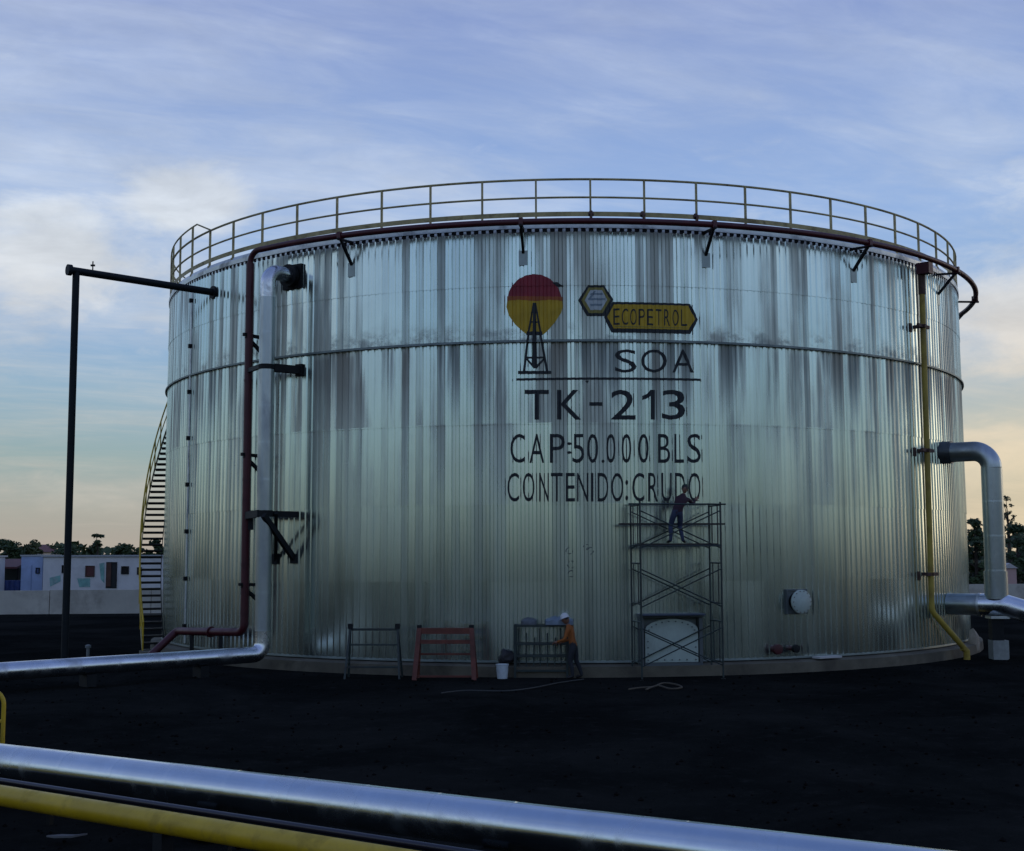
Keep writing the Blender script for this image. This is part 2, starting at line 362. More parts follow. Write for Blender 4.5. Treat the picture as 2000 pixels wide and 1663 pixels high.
# ------------------------------------------------------------------ ground
def make_ground():
    mt = bpy.data.materials.new('dark_soil'); mt.use_nodes = True; t = mt.node_tree; t.nodes.clear(); k = NT(t)
    pos = k.n('ShaderNodeNewGeometry').outputs['Position']
    a = k.noise(pos, .22, 6, .65, .5); b = k.noise(pos, 2.6, 6, .7); c = k.noise(pos, 22, 4, .7)
    col = k.mix(k.smooth(a, .35, .7), (.0085, .010, .0092), (.021, .0215, .0195))
    col = k.mix(k.math('MULTIPLY', k.smooth(b, .5, .78), .6), col, (.030, .029, .027))
    col = k.mix(k.math('MULTIPLY', k.smooth(c, .56, .75), .35), col, (.048, .047, .042))
    h = k.math('ADD', k.math('MULTIPLY', b, .6), k.math('MULTIPLY', c, .25))
    bp = k.n('ShaderNodeBump', ins={'Height': h, 'Strength': .8, 'Distance': .12})
    p = k.n('ShaderNodeBsdfPrincipled', ins={'Base Color': col, 'Roughness': .95, 'Specular IOR Level': .0, 'Normal': bp.outputs[0]})
    k.n('ShaderNodeOutputMaterial', ins={0: p.outputs[0]})
    from mathutils import noise
    xs = [-2500, -700, -200, -90, -60]+[-45+i*.75 for i in range(121)]+[60, 90, 200, 700, 2500]
    ys = [-2500, -600, -150, -50, -20]+[-8+i*.75 for i in range(76)]+[52, 60, 70, 85, 120, 200, 700, 4000]
    vs = []; fs = []
    for y in ys:
        for x in xs:
            z = 0.0
            if -45 < x < 45 and -8 < y < 49:
                dc = math.hypot(x, y-D)
                if dc > R+1.5:
                    q = min(1, (dc-R-1.5)/3)
                    z = q*(.09*noise.noise((x*.35, y*.35, 1))+.05*noise.noise((x*1.1, y*1.1, 4)))-.03*q
            vs.append((x, y, z))
    nx = len(xs)
    fs = [(j*nx+i, j*nx+i+1, (j+1)*nx+i+1, (j+1)*nx+i) for j in range(len(ys)-1) for i in range(nx-1)]
    o = MB().add(vs, fs).build('ground', mt, smooth=True, angle=math.radians(80)); struct(o)
    # loose stones and clods
    rm = mat('stone', (.010, .0098, .0095), .9, 0, .5, 3, spec=.0)
    mb = MB(); rng = random.Random(3)
    for i in range(5200):
        y = 9+33*rng.random()**1.3; x = (rng.random()-.5)*(10+y*.95)
        if math.hypot(x, y-D) < R+.7: continue
        r = .012+.035*rng.random()**3; c = Vector((x, y, .0))
        pts = [Vector((rng.uniform(.7, 1.2)*r*a, rng.uniform(.7, 1.2)*r*b, rng.uniform(.5, .9)*r*cc)) for a, b, cc in ((1, 0, 0), (-1, 0, 0), (0, 1, 0), (0, -1, 0), (0, 0, 1), (0, 0, -1))]
        z = .09*noise.noise((x*.35, y*.35, 1))+.05*noise.noise((x*1.1, y*1.1, 4))-.03 if math.hypot(x, y-D) > R+4 else 0
        mb.add([c+p+Vector((0, 0, z+.3*r)) for p in pts], [(0, 2, 4), (2, 1, 4), (1, 3, 4), (3, 0, 4), (2, 0, 5), (1, 2, 5), (3, 1, 5), (0, 3, 5)])
    tag(mb.build('loose_stones', rm), 'loose dark stones scattered over the black yard soil', 'stones', kind='stuff')
make_ground()

# ------------------------------------------------------------------ the tank
TIERS = [.37, 2.47, 4.49, 6.63, 8.80, 10.36, 11.80]
NCOL, RIBS, DEP = 72, 6, .032
LAP = .014                                      # each course laps over the one below
PITCHA = 360/NCOL/RIBS                         # degrees per rib
def rib_profile():                              # (degrees from sheet's left edge, radial offset)
    p = []
    for i in range(RIBS):
        for fr, h in ((0.0, 0), (.38, 0), (.50, DEP), (.88, DEP)): p.append(((i+fr)*PITCHA, h))
    p.append((RIBS*PITCHA, 0)); return p
PROF = rib_profile()
tank = thing('storage_tank', 'large round crude oil tank clad in streaked corrugated aluminium sheets with painted lettering', 'tank', (0, D, 0))
def sheet_mesh(z0, z1, top=False):
    vs = []; n = len(PROF); zb = z0-.04 if z0 > 1 else z0
    for (z, dr) in ((zb, LAP), (z0+(z1-z0)*.5, LAP*.5), (z1, .0)):
        for a, h in PROF:
            t = math.radians(a-2.5); r = R+h+dr; vs.append((r*math.sin(t), -r*math.cos(t), z))
    fs = [(j*n+i, j*n+i+1, (j+1)*n+i+1, (j+1)*n+i) for j in range(2) for i in range(n-1)]
    me = bpy.data.meshes.new('cladding_sheet'); me.from_pydata(vs, [], fs); me.materials.append(SHEET)
    return me
rng = random.Random(11)
OFF = 2.5
for k in range(6):
    me = sheet_mesh(TIERS[k], TIERS[k+1])
    back = MB()
    for c in range(NCOL):
        th = (c*5.0+180) % 360-180
        if abs(th) <= 88:
            o = bpy.data.objects.new('cladding_sheet', me); C.objects.link(o); o.parent = tank
            cz = (TIERS[k]+TIERS[k+1])/2
            j1, j2 = math.radians(rng.gauss(0, .10)), math.radians(rng.gauss(0, .14))
            lettered = -10 < th < 20
            if lettered: j1 *= .4; j2 *= .4
            piv = Vector((0, -R, cz))
            J = Matrix.Translation(piv) @ Matrix.Rotation(j1, 4, 'X') @ Matrix.Rotation(j2, 4, 'Z') @ Matrix.Translation(-piv)
            o.matrix_basis = Matrix.Rotation(math.radians(th), 4, 'Z') @ J
        else:
            Mx = Matrix.Rotation(math.radians(th), 4, 'Z')
            back.add([Mx @ v.co + Vector((0, D, 0)) for v in me.vertices], [tuple(p.vertices) for p in me.polygons])
    o = back.build('rear_cladding', SHEET, tank); o['kind'] = 'stuff'
def ring(name, prof, m, parent, n=288, smooth=False):     # prof (r,z) closed loop
    vs = []; k = len(prof)
    for i in range(n):
        t = 2*math.pi*i/n
        for r, z in prof: vs.append((r*math.sin(t), D-r*math.cos(t), z))
    fs = [(i*k+j, i*k+(j+1) % k, ((i+1) % n)*k+(j+1) % k, ((i+1) % n)*k+j) for i in range(n) for j in range(k)]
    return MB().add(vs, fs).build(name, m, parent, smooth, math.radians(30))
mb = MB(); vs = []                                           # steel shell behind the cladding
n = 144
for r, z in ((R-.03, .02), (R-.03, 12.06)):
    for i in range(n): t = 2*math.pi*i/n; vs.append((r*math.sin(t), D-r*math.cos(t), z))
fs = [(i, (i+1) % n, n+(i+1) % n, n+i) for i in range(n)]
MB().add(vs, fs).build('shell', STEELDK, tank)
vs = [(0, D, 12.62)]+[(math.sin(2*math.pi*i/n)*(R+.02), D-math.cos(2*math.pi*i/n)*(R+.02), 12.08) for i in range(n)]
MB().add(vs, [(0, 1+(i+1) % n, 1+i) for i in range(n)]).build('roof', ROOFM, tank)
ring('rib_closure', [(R+.012, 11.79), (R+.012, 11.90), (R-.01, 11.90), (R-.01, 11.79)], BLACKP, tank, 432)
# the crests of the top course run on past the closure
mb = MB()
for i in range(NCOL*RIBS):
    a0 = -2.5+(i+.38)*PITCHA
    t0, t1 = a0+.12*PITCHA, a0+.5*PITCHA
    if abs(((a0+180) % 360)-180) > 92: continue
    pts = [pol(q, R+DEP, z) for q in (t0, t1) for z in (11.79, 11.89)]
    mb.add([pts[0], pts[1], pts[3], pts[2]], [(0, 1, 2, 3)])
o = mb.build('rib_crest', FLASH, tank); o['kind'] = 'stuff'
ring('roof_flashing', [(R+.055, 11.88), (R+.06, 12.0), (R+.03, 12.10), (R-.02, 12.10), (R-.02, 11.88)], FLASH, tank)
ring('stiffener_ring', [(R+.03, 8.775), (R+.115, 8.785), (R+.115, 8.835), (R+.03, 8.86)], STIFF, tank)
ring('foundation_ring', [(R+.42, -.1), (R+.40, .27), (R-.1, .33), (R-.1, -.1)], CONC, tank, 144)
ring('base_flashing', [(R+.065, .345), (R+.06, .395), (R-.02, .40), (R-.02, .335)], STIFF, tank)

# painted lettering: glyphs laid on the sheets, following every rib
def surf_r(u, z):
    k = max(i for i in range(6) if z >= TIERS[i]-.05 or i == 0); lap = LAP*max(0, min(1, (TIERS[k+1]-z)/(TIERS[k+1]-TIERS[k])))
    a = math.degrees(u/R)+2.5; f = (a/PITCHA) % 1.0
    h = 0 if f < .38 else (f-.38)/.12*DEP if f < .5 else DEP if f < .88 else (1-f)/.12*DEP
    return R+h+lap+.009
def lay(polys, name, m, parent, off=0.0, z_over=True):       # polys: list of [(px,py)...] in photo pixels -> painted area
    bm = bmesh.new()
    for pl in polys:
        vs = []
        for x, y in pl:
            th, z = at_cyl(x, y, R+.02); vs.append(bm.verts.new((math.radians(th)*R, z, 0)))
        bm.faces.new(vs)
    return lay_bm(bm, name, m, parent, off)
def lay_bm(bm, name, m, parent, off=0.0):
    bmesh.ops.triangulate(bm, faces=bm.faces[:])
    us = [v.co.x for v in bm.verts]; u0, u1 = min(us), max(us)
    P = math.radians(PITCHA)*R; o = math.radians(-2.5)*R
    for i in range(int((u0-o)//P)-1, int((u1-o)//P)+2):
        for f in (0, .38, .5, .88):
            uu = o+(i+f)*P
            if u0 < uu < u1:
                bmesh.ops.bisect_plane(bm, geom=bm.verts[:]+bm.edges[:]+bm.faces[:], plane_co=(uu, 0, 0), plane_no=(1, 0, 0), dist=1e-5)
    for zz in (8.77, 8.775, 8.865, 8.87)+tuple(q for T_ in (4.49, 6.63, 10.36) for q in (T_-.052, T_-.048)):
        bmesh.ops.bisect_plane(bm, geom=bm.verts[:]+bm.edges[:]+bm.faces[:], plane_co=(0, zz, 0), plane_no=(0, 1, 0), dist=1e-5)
    for v in bm.verts:
        u, z = v.co.x, v.co.y; r = surf_r(u, z)
        if 8.772 < z < 8.868: r = max(r, R+.118)
        r += off; t = u/R; v.co = Vector((r*math.sin(t), D-r*math.cos(t), z))
    bmesh.ops.recalc_face_normals(bm, faces=bm.faces[:])
    for f in bm.faces:
        if f.normal.y > 0: f.normal_flip()
    me = bpy.data.meshes.new(name); bm.to_mesh(me); bm.free(); me.materials.append(m)
    ob = bpy.data.objects.new(name, me); C.objects.link(ob); put(ob, parent); return ob
GC = {}
def glyph(ch, thin=0.0):
    if (ch, thin) in GC: return GC[ch, thin]
    cu = bpy.data.curves.new('g', 'FONT'); cu.body = ch; cu.resolution_u = 4; cu.fill_mode = 'FRONT'; cu.offset = -thin
    ob = bpy.data.objects.new('g', cu); me = bpy.data.meshes.new_from_object(ob)
    co = np.array([v.co[:2] for v in me.vertices]); fs = [tuple(p.vertices) for p in me.polygons]
    co -= co.min(0); sz = co.max(0); co = co/np.where(sz > 1e-6, sz, 1)
    bpy.data.objects.remove(ob); bpy.data.curves.remove(cu); bpy.data.meshes.remove(me)
    GC[ch, thin] = (co, fs); return GC[ch, thin]
def letter_line(glyphs, m, name, y0=None, y1=None, dx=1.0, off=0.0, curve=None, thin=.004):
    bm = bmesh.new()
    for g in glyphs:
        ch, x0, x1 = g[:3]; a, b = (g[3], g[4]) if len(g) > 3 else (y0, y1)
        co, fs = glyph(ch, thin); vs = []
        for cx, cyy in co:
            x = x0+(x1-x0)*cx; y = b+(a-b)*cyy
            if curve: y += curve(x)
            th, z = at_cyl(x, y, R+.02); vs.append(bm.verts.new((math.radians(th)*R, z, 0)))
        for f in fs:
            try: bm.faces.new([vs[i] for i in f])
            except ValueError: pass
    bmesh.ops.remove_doubles(bm, verts=bm.verts[:], dist=1e-4)
    return lay_bm(bm, name, m, tank, off)
lay([[(1254, 774), (1264, 769.5), (1270, 762), (1279, 762), (1279, 820), (1270.5, 820), (1270.5, 774), (1263, 779), (1254, 782)]], 'lettering', PAINTK, tank)
def line(glyphs, y0, y1, **kw): return letter_line(glyphs, PAINTK, 'lettering', y0, y1, **kw)
line([('S', 1201, 1243), ('O', 1252, 1302), ('A', 1313, 1355)], 683, 728)
line([('T', 1025, 1072), ('K', 1088, 1135)], 762, 820, thin=-.004)
line([('-', 1151, 1176, 786, 793)], 762, 820, thin=0)
line([('2', 1193, 1241)], 762, 820, thin=-.004)
line([('3', 1293, 1338)], 762, 820, thin=-.004)
line([('C', 997, 1025), ('A', 1034, 1063), ('P', 1074, 1103), (':', 1107.5, 1116, 864, 887), ('5', 1118, 1141), ('0', 1147, 1168), ('.', 1175, 1180.5, 898, 904.5),
      ('0', 1184, 1202), ('0', 1214, 1233), ('0', 1247, 1267), ('B', 1285, 1309), ('L', 1317, 1336), ('S', 1342, 1369)], 848, 904.5)
line([('C', 991, 1014), ('O', 1021, 1044), ('N', 1053, 1072), ('T', 1076, 1099), ('E', 1105, 1123), ('N', 1127, 1149), ('I', 1154, 1159), ('D', 1167, 1188),
      ('O', 1194, 1217), (':', 1221.5, 1226.5, 938, 978), ('C', 1235, 1258), ('R', 1266, 1285), ('U', 1292.5, 1312), ('D', 1318, 1338), ('O', 1344, 1368)], 924, 980)
lay([[(1008, 739.5), (1008, 744), (1368, 744.5), (1368, 740)]], 'painted_rule', PAINTK, tank)
lay([[(1018+2*math.cos(a), 0) for a in ()] or [(1143, 744), (1150, 744), (1147, 750)]], 'paint_drip', PAINTK, tank)
# round emblem: red above, yellow below, derrick in black
arc = [(1044+53*math.cos(math.radians(a)), 589+53*math.sin(math.radians(a))) for a in range(186, 355, 8)]
lay([[(991, 584)]+arc+[(1097.5, 584)]], 'emblem_top', PAINTR, tank)
lay([[(991, 584), (989, 600), (994, 617), (1006, 634), (1020, 647), (1029, 654), (1061, 654), (1072, 644), (1086, 627), (1096, 611), (1099.5, 599), (1097.5, 584)]], 'emblem_bottom', PAINTY, tank)
lay([[(990.5, 579), (1098.5, 580), (1098.5, 588), (1075, 586), (1044, 588.5), (1015, 586), (990.5, 588)]], 'emblem_band', PAINTO2, tank, .003)
lay([[(1078, 552), (1089, 552), (1101, 560), (1088, 561)]], 'emblem_beak', PAINTK, tank, .004)
der = [[(1041.5, 592), (1046.5, 592), (1049, 716), (1039, 716)],
       [(1041, 592), (1044, 592), (1036, 640), (1033, 652), (1030, 652)], [(1044, 592), (1047, 592), (1058, 652), (1055, 652), (1052, 640)],
       [(1029, 648), (1059, 648), (1060, 655), (1028, 655)],
       [(1030, 655), (1034, 655), (1026, 726), (1021, 726)], [(1054, 655), (1058, 655), (1071, 726), (1066, 726)],
       [(1026, 697), (1066, 697), (1066, 700.5), (1026, 700.5)], [(1026, 701), (1031, 701), (1046, 718), (1043, 721)], [(1061, 701), (1066, 701), (1047, 721), (1043, 718)],
       [(1012, 725), (1077, 725), (1077, 731), (1012, 731)], [(1037, 610), (1051, 610), (1051, 612.5), (1037, 612.5)], [(1034, 628), (1054, 628), (1054, 631), (1034, 631)]]
lay(der, 'emblem_derrick', PAINTK, tank, .006)
# name board: hexagon and long hexagon with dark border
lay([[(1148, 558), (1180, 558), (1198, 586), (1180.5, 618), (1146, 618), (1129, 587)]], 'sign_hexagon', PAINTK, tank)
lay([[(1150, 562), (1178, 562), (1192, 586), (1177, 612), (1150, 612), (1135, 587)]], 'hexagon_band', PAINTO, tank, .003)
lay([[(1153, 567), (1175, 567), (1186, 586), (1174, 606), (1153, 606), (1142, 587)]], 'hexagon_field', PAINTW, tank, .006)
GREYB = mat('emblem_grey_blue', (.20, .26, .29), .6, 0, .1)
lay([[(1154, 573), (1176, 573), (1178, 576.5), (1152, 576.5)], [(1148, 583), (1182, 583), (1182, 587), (1148, 587)], [(1152, 594), (1177, 594), (1175, 598), (1154, 598)], [(1160, 569), (1164, 569), (1154, 584), (1149, 584)]], 'hexagon_mark', GREYB, tank, .009)
lay([[(1196, 590), (1348, 594), (1363, 625), (1348, 653), (1194, 650), (1179.5, 620)]], 'sign_board', PAINTK, tank, .004)
lay([[(1199, 595), (1344, 598), (1357, 624), (1344, 645), (1198, 642), (1186, 619)]], 'sign_field', PAINTY, tank, .007)
lay([[(1200, 637.5), (1343, 641), (1343, 642), (1200, 639)]], 'sign_line', PAINTO, tank, .010)
letter_line([(c, 1198+i*16.4, 1198+i*16.4+12) for i, c in enumerate('ECOPETROL')], PAINTK, 'sign_lettering', 603, 635, off=.010, curve=lambda x: (x-1198)*.017)
# faint brush trials left on the wall
scr = []
for (cx, cy, r_) in ((1116, 1103, 7), (1116, 1121, 6), (1152, 1076, 7), (1145, 1069, 5), (1112, 1076, 6)):
    for a in range(0, 300, 30):
        if random.random() < .35: continue
        p = lambda q, rr: (cx+rr*math.cos(math.radians(q)), cy+rr*.9*math.sin(math.radians(q)))
        scr.append([p(a, r_), p(a+30, r_), p(a+30, r_+1.4), p(a, r_+1.4)])
lay(scr, 'paint_scuff', mat('faint_grey_paint', (.09, .10, .11), .7), tank)

# guard rail on the roof edge
RZ = 13.23; RR = R+.0
def arc_pts(r, z, a0=-180, a1=180, n=180): return [pol(a0+(a1-a0)*i/n, r, z) for i in range(n+1)]
rail = MB().tube(arc_pts(RR, RZ), .033, 8, False).build('guard_rail', YELLOW_OLD, tank, True)
MB().tube(arc_pts(RR, 12.73), .029, 8, False).build('mid_rail', YELLOW_OLD, rail, True)
ring('toe_board', [(RR+.03, 12.20), (RR+.03, 12.33), (RR+.022, 12.33), (RR+.022, 12.20)], YELLOW_OLD, rail)
pm = None
for i in range(61):
    th = -37.85+5.9*(i-8)
    if th > 270: break
    tall = -110 < th < -53
    if pm is None:
        mb = MB().bar((0, 0, 12.0), (0, 0, RZ), .06, .05); mb.box((0, 0, 12.05), (.12, .10, .12))
        ob = mb.build('post', YELLOW_OLD); pm = ob.data
        mb = MB().bar((0, 0, 12.0), (0, 0, RZ+.42), .06, .05); mb.box((0, 0, 12.05), (.12, .10, .12)); pt = mb.build('tall_post', YELLOW_OLD); ptm = pt.data
        bpy.data.objects.remove(ob); bpy.data.objects.remove(pt)
    o = bpy.data.objects.new('post', ptm if tall else pm); C.objects.link(o)
    p = pol(th, RR, 0); o.location = p; o.rotation_euler = (0, 0, math.radians(th)); put(o, rail)
MB().tube([pol(-49.6, RR, RZ+.02)]+arc_pts(RR, RZ+.43, -54, -112, 30)+[pol(-117, RR, RZ)], .026, 8, False).build('upper_rail', YELLOW_OLD, rail, True)

# manway, clean-out door, drain nozzles
def frame_at(th): return tan(th), rad(th)
mw = at_cyl(1552, 1175)
tx, nr = frame_at(mw[0]); c = pol(mw[0], R, mw[1])
mb = MB(); w = .31
for sx in (-1, 1): mb.box(c+tx*(sx*w)+nr*.06, (.04, .12, .66), (tx, nr, ZV))
for sz in (-1, 1): mb.box(c+ZV*(sz*w)+nr*.06, (.58, .12, .04), (tx, nr, ZV))
mwo = mb.build('manway_frame', FRAMEG, tank)
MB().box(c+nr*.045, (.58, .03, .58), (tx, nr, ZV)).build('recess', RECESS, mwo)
MB().lathe([(.24, .03), (.24, .26)], c, nr, 24).build('neck', STEELDK, mwo, True)
MB().lathe([(.31, .26), (.32, .27), (.32, .32), (.30, .335)], c, nr, 28).build('cover', COVER, mwo, True)
mb = MB()
for i in range(14): a = 2*math.pi*i/14; mb.lathe([(.014, .33), (.014, .352)], c+tx*(.285*math.cos(a))+ZV*(.285*math.sin(a)), nr, 6)
mb.build('bolt', BROWNST, mwo)['kind'] = 'stuff'
dt = at_cyl(1306, 1252); tx, nr = frame_at(dt[0]); c = pol(dt[0], R, 0)
mb = MB()
for sx in (-1, 1): mb.box(c+tx*(sx*.79)+nr*.15+ZV*.86, (.09, .30, 1.30), (tx, nr, ZV))
mb.box(c+nr*.17+ZV*1.56, (1.74, .34, .10), (tx, nr, ZV)); mb.box(c+nr*.17+ZV*.30, (1.46, .34, .10), (tx, nr, ZV))
dfo = mb.build('cleanout_frame', FRAMEG, tank)
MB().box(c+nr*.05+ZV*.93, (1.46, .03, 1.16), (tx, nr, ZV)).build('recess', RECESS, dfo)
poly = [(-.71, .36), (.71, .36), (.71, 1.16)]+[(.71*math.cos(math.radians(a)), 1.18+.29*math.sin(math.radians(a))) for a in range(8, 173, 11)]+[(-.71, 1.16)]
MB().prism(poly, c+nr*.24, tx, ZV, nr*.05).build('cover_plate', COVERD, dfo)
mb = MB()
for px, pz in [(-.64, .42+.16*i) for i in range(4)]+[(.64, .42+.16*i) for i in range(4)]+[(.63*math.cos(math.radians(a)), 1.12+.29*math.sin(math.radians(a))) for a in range(12, 172, 17)]+[(-.4+.2*i, .42) for i in range(5)]:
    mb.lathe([(.018, .29), (.018, .32)], c+tx*px+ZV*pz, nr, 6)
mb.build('bolt', FRAMEG, dfo)['kind'] = 'stuff'
MB().box(c+nr*.30+ZV*1.585, (1.72, .40, .035), (tx, nr, ZV)).build('canopy_plate', mat('blue_grey_plate', (.05, .07, .11), .5), dfo)
for px, m2, rr in ((1508, MAROON, .14), (1543, STEELDK, .11)):
    th, z = at_cyl(px, 1275); c2 = pol(th, R, .62); nr = rad(th)
    no = MB().lathe([(rr*.62, -.05), (rr*.62, .22)], c2, nr, 16).build('drain_nozzle', MAROON, tank, True)
    MB().lathe([(rr, .22), (rr, .27)], c2, nr, 18).build('flange', m2, no, True)
    MB().lathe([(rr*.96, .275), (rr*.96, .32), (rr*.5, .33)], c2, nr, 18).build('blind_cover', m2, no, True)
# flashed patches where brackets pass through the cladding are built with the brackets

# ------------------------------------------------------------------ maroon ring pipe with riser and ground run
RP, RPZ = 14.86, 11.92
deluge = thing('ring_pipe', 'maroon fire water pipe ringing the tank top with a riser down the left side', 'pipe', pol(-38.3, RP, 0))
th_r = at_cyl(488, 560, RP)[0]
gl = at_z(292, 1283, .16)
arcp = [pol(th_r+(180+18-th_r)*i/120, RP, RPZ) for i in range(0, 121)]
head = fillet([pol(th_r, RP, 6), pol(th_r, RP, RPZ), arcp[3]], .35)
MB().tube(head[1:]+arcp[4:], .085, 10).build('pipe', MAROON, deluge, True)
zl = 1.0
thL = at_cyl(345, 1252, RP)[0]
low = [pol(th_r+(thL-th_r)*i/14, RP, zl-.12*i/14) for i in range(15)]
pth = fillet([head[1]]+[low[0]]+[low[2]], .35)[:-1]+low[2:-1]
tail = fillet([low[-2], low[-1], gl], .35)
MB().tube(pth+tail[1:], .115, 12).build('riser', MAROON, deluge, True)
for i in range(18):                                    # brackets
    th = -23.9+20.05*i
    th = (th+180) % 360-180
    if th_r-2 > th > -170: continue
    a = pol(th, RP-.02, RPZ-.10); b = pol(th, R+.03, 11.22)
    bo = MB().bar(a, b, .07, .07, tan(th)).bar(pol(th, R-.02, RPZ-.06), pol(th, RP+.13, RPZ-.11), .07, .06, ZV).build('bracket', STEELDK, deluge)
    mb = MB(); cc = pol(th, R+.042, 11.08)
    mb.box(cc, (.24, .012, .40), (tan(th), rad(th), ZV)).build('wall_plate', PLATE, bo)
    MB().box(pol(th, RP, RPZ-.005), (.11, .21, .20), (tan(th), rad(th), ZV)).build('clamp', MAROON, bo)
for px in (1155, 1257, 1362):
    th = at_cyl(px, 420, RP)[0]; p = pol(th, RP, RPZ)
    no = MB().tube([p, p+ZV*.22+rad(th)*-.02], .03, 8).build('nozzle', BROWNST, deluge, True)
    MB().lathe([(.07, .20), (.085, .24), (.05, .33)], p, ZV+rad(th)*-.5, 10).build('nozzle_head', BROWNST, no, True)
for y in (655, 888, 1142):
    z = at_cyl(486, y, RP)[1]; p = pol(th_r, RP, z)
    MB().bar(p+rad(th_r)*.2, pol(th_r-.1, R, z-.02), .09, .09).bar(p+rad(th_r)*.1-ZV*.05, pol(th_r, R, z-.55), .09, .09, tan(th_r)).build('bracket', STEELDK, deluge)
for z in (10.6, 8.15, 5.3, 2.9, 1.55): MB().lathe([(.125, -.03), (.125, .03)], pol(th_r, RP, z), ZV, 14).build('coupling', MAROON, deluge, True)
MB().lathe([(.16, -.05), (.16, .05)], low[6], low[5]-low[6], 14).build('flange', MAROON, deluge, True)
for i in (4, 10): MB().box(Vector((low[i].x, low[i].y, zl/2-.1)), (.10, .10, zl-.05)).build('pipe_support', STEELDK, deluge)

# yellow drain line on the right
thy = at_cyl(1802, 600, R+.28)[0]; thy2 = at_cyl(1820, 1190, R+.28)[0]
yb = at_z(1888, 1272, .25); YR = R+.28
drain = thing('yellow_pipe', 'grimy yellow pipe down the right side of the tank, kinked out at its foot', 'pipe', pol(thy, YR, 0))
pth = fillet([pol(thy, YR, 11.75), pol((thy+thy2)/2, YR, 6), pol(thy2, YR, 1.45), yb], .3)
MB().tube(pth, .085, 12).build('pipe', OCHRE, drain, True)
MB().tube([yb+Vector((-.14, -.05, .1)), yb, yb-Vector((0, 0, .35))], .10, 12).build('foot_elbow', OCHRE, drain, True)
MB().box(pol(thy-.2, RP-.20, 11.66), (.28, .40, .34), (tan(thy), rad(thy), ZV)).build('valve_box', MAROON, drain)
MB().lathe([(.105, 0), (.105, .6)], pol(thy, YR, 10.9), ZV, 12).build('reducer', BROWNST, drain, True)
for y in (640, 880, 1122):
    z = at_cyl(1810, y, YR)[1]
    bo = MB().bar(pol(thy2, R, z), pol(thy2, YR+.12, z), .09, .10).bar(pol(thy2-1.2, YR+.02, z), pol(thy2+1.6, YR+.02, z), .08, .10).build('bracket', BROWNST, drain)
    MB().box(pol(thy2-1.1, R+.05, z-.05), (.13, .05, .26), (tan(thy2), rad(thy2), ZV)).build('wall_plate', BROWNST, bo)

# ------------------------------------------------------------------ insulated pipes (jacketed in sections)
def jacketed(parent, path, r, m, seg=.92, n=24, seed=1, flip=False):
    rg = random.Random(seed); pts = [Vector(p) for p in path]
    L = [0]
    for a, b in zip(pts, pts[1:]): L.append(L[-1]+(b-a).length)
    def at(s):
        for i in range(len(pts)-1):
            if s <= L[i+1] or i == len(pts)-2:
                t = (s-L[i])/max(1e-9, L[i+1]-L[i]); return pts[i].lerp(pts[i+1], t)
    k = max(1, round(L[-1]/seg)); sg = L[-1]/k
    for i in range(k):
        s0, s1 = i*sg, (i+1)*sg
        inner = [l for l in L if s0+.01 < l < s1-.01]
        ss = [s0]+inner+[s1]
        rr = r*(1+rg.uniform(-.002, .002))
        P = [at(s) for s in ss]; d = (P[-1]-P[-2]).normalized(); jog = Vector((rg.gauss(0, 1), rg.gauss(0, 1), rg.gauss(0, 1)))*r*.002
        P = [p+jog for p in P]
        P.insert(0, P[0].lerp(P[1], min(.4, .015/max(.02, (P[1]-P[0]).length)))); P[0], P[1] = P[1]-(P[2]-P[1]).normalized()*.0, P[0]
        P = [at(s)+jog for s in [s0, s0+.02]+inner+[s1-.058, s1-.05, s1-.02, s1+.012]]
        rs = [rr*1.0]+[rr]*(len(P)-4)+[rr*1.0, rr*1.007, rr*1.007]
        MB().tube(P, rs, n, True).build('jacket_section', m, parent, True, math.radians(35))
# left: out of the shell, down, and away across the yard
thi, zi = at_cyl(575, 545)
PR = .215
pv = pol(thi, R+1.05, 0)
leftpipe = thing('insulated_pipe', 'silver jacketed pipe down the left of the tank, running off left along the ground', 'pipe', (pv.x, pv.y, 0))
top = Vector((pv.x, pv.y, zi+.05))
e0 = at_z(0, 1314, .45); dirn = Vector((e0.x-pv.x, e0.y-pv.y, 0)).normalized()
end = Vector((pv.x, pv.y, .47))+dirn*16
p = fillet([pol(thi, R+.28, zi+.05), top, Vector((pv.x, pv.y, 5))], .55)
jacketed(leftpipe, fillet([Vector((pv.x, pv.y, 10.3)), Vector((pv.x, pv.y, .47)), end], .55)[1:] if False else [Vector((pv.x, pv.y, 10.35)), Vector((pv.x, pv.y, 1.1))], PR, JACKET_OLD, 1.0, 24, 5)
MB().tube([q for q in p[:-1]]+[Vector((pv.x, pv.y, 10.33))], PR*.99, 24).build('top_elbow', JACKET, leftpipe, True)
b = fillet([Vector((pv.x, pv.y, 1.1)), Vector((pv.x, pv.y, .47)), end], .5)
MB().tube(b[:-1], PR*1.01, 24).build('bottom_elbow', JACKET, leftpipe, True)
jacketed(leftpipe, [b[-2], end], PR, JACKET, .95, 28, 9)
tx, nr = frame_at(thi)
fl = MB().lathe([(.33, .0), (.33, .06)], pol(thi, R+.16, zi+.05), nr, 20).build('flange', STEELDK, leftpipe, True)
MB().lathe([(.33, .075), (.33, .13)], pol(thi, R+.16, zi+.05), nr, 20).build('counter_flange', STEELDK, fl, True)
MB().box(pol(thi, R+.06, zi+.04), (.72, .10, .70), (tx, nr, ZV)).build('wall_box', STEELDK, leftpipe)
MB().lathe([(.17, .0), (.17, .30)], pol(thi, R-.02, zi+.05), nr, 16).build('neck', STEELDK, leftpipe, True)
for i in range(5):
    q = b[-2]+(end-b[-2])*(i+.5)/5
    MB().box((q.x, q.y, .12), (.25, .42, .30), (dirn, Vector((-dirn.y, dirn.x, 0)), ZV)).build('sleeper', STEELDK, leftpipe)
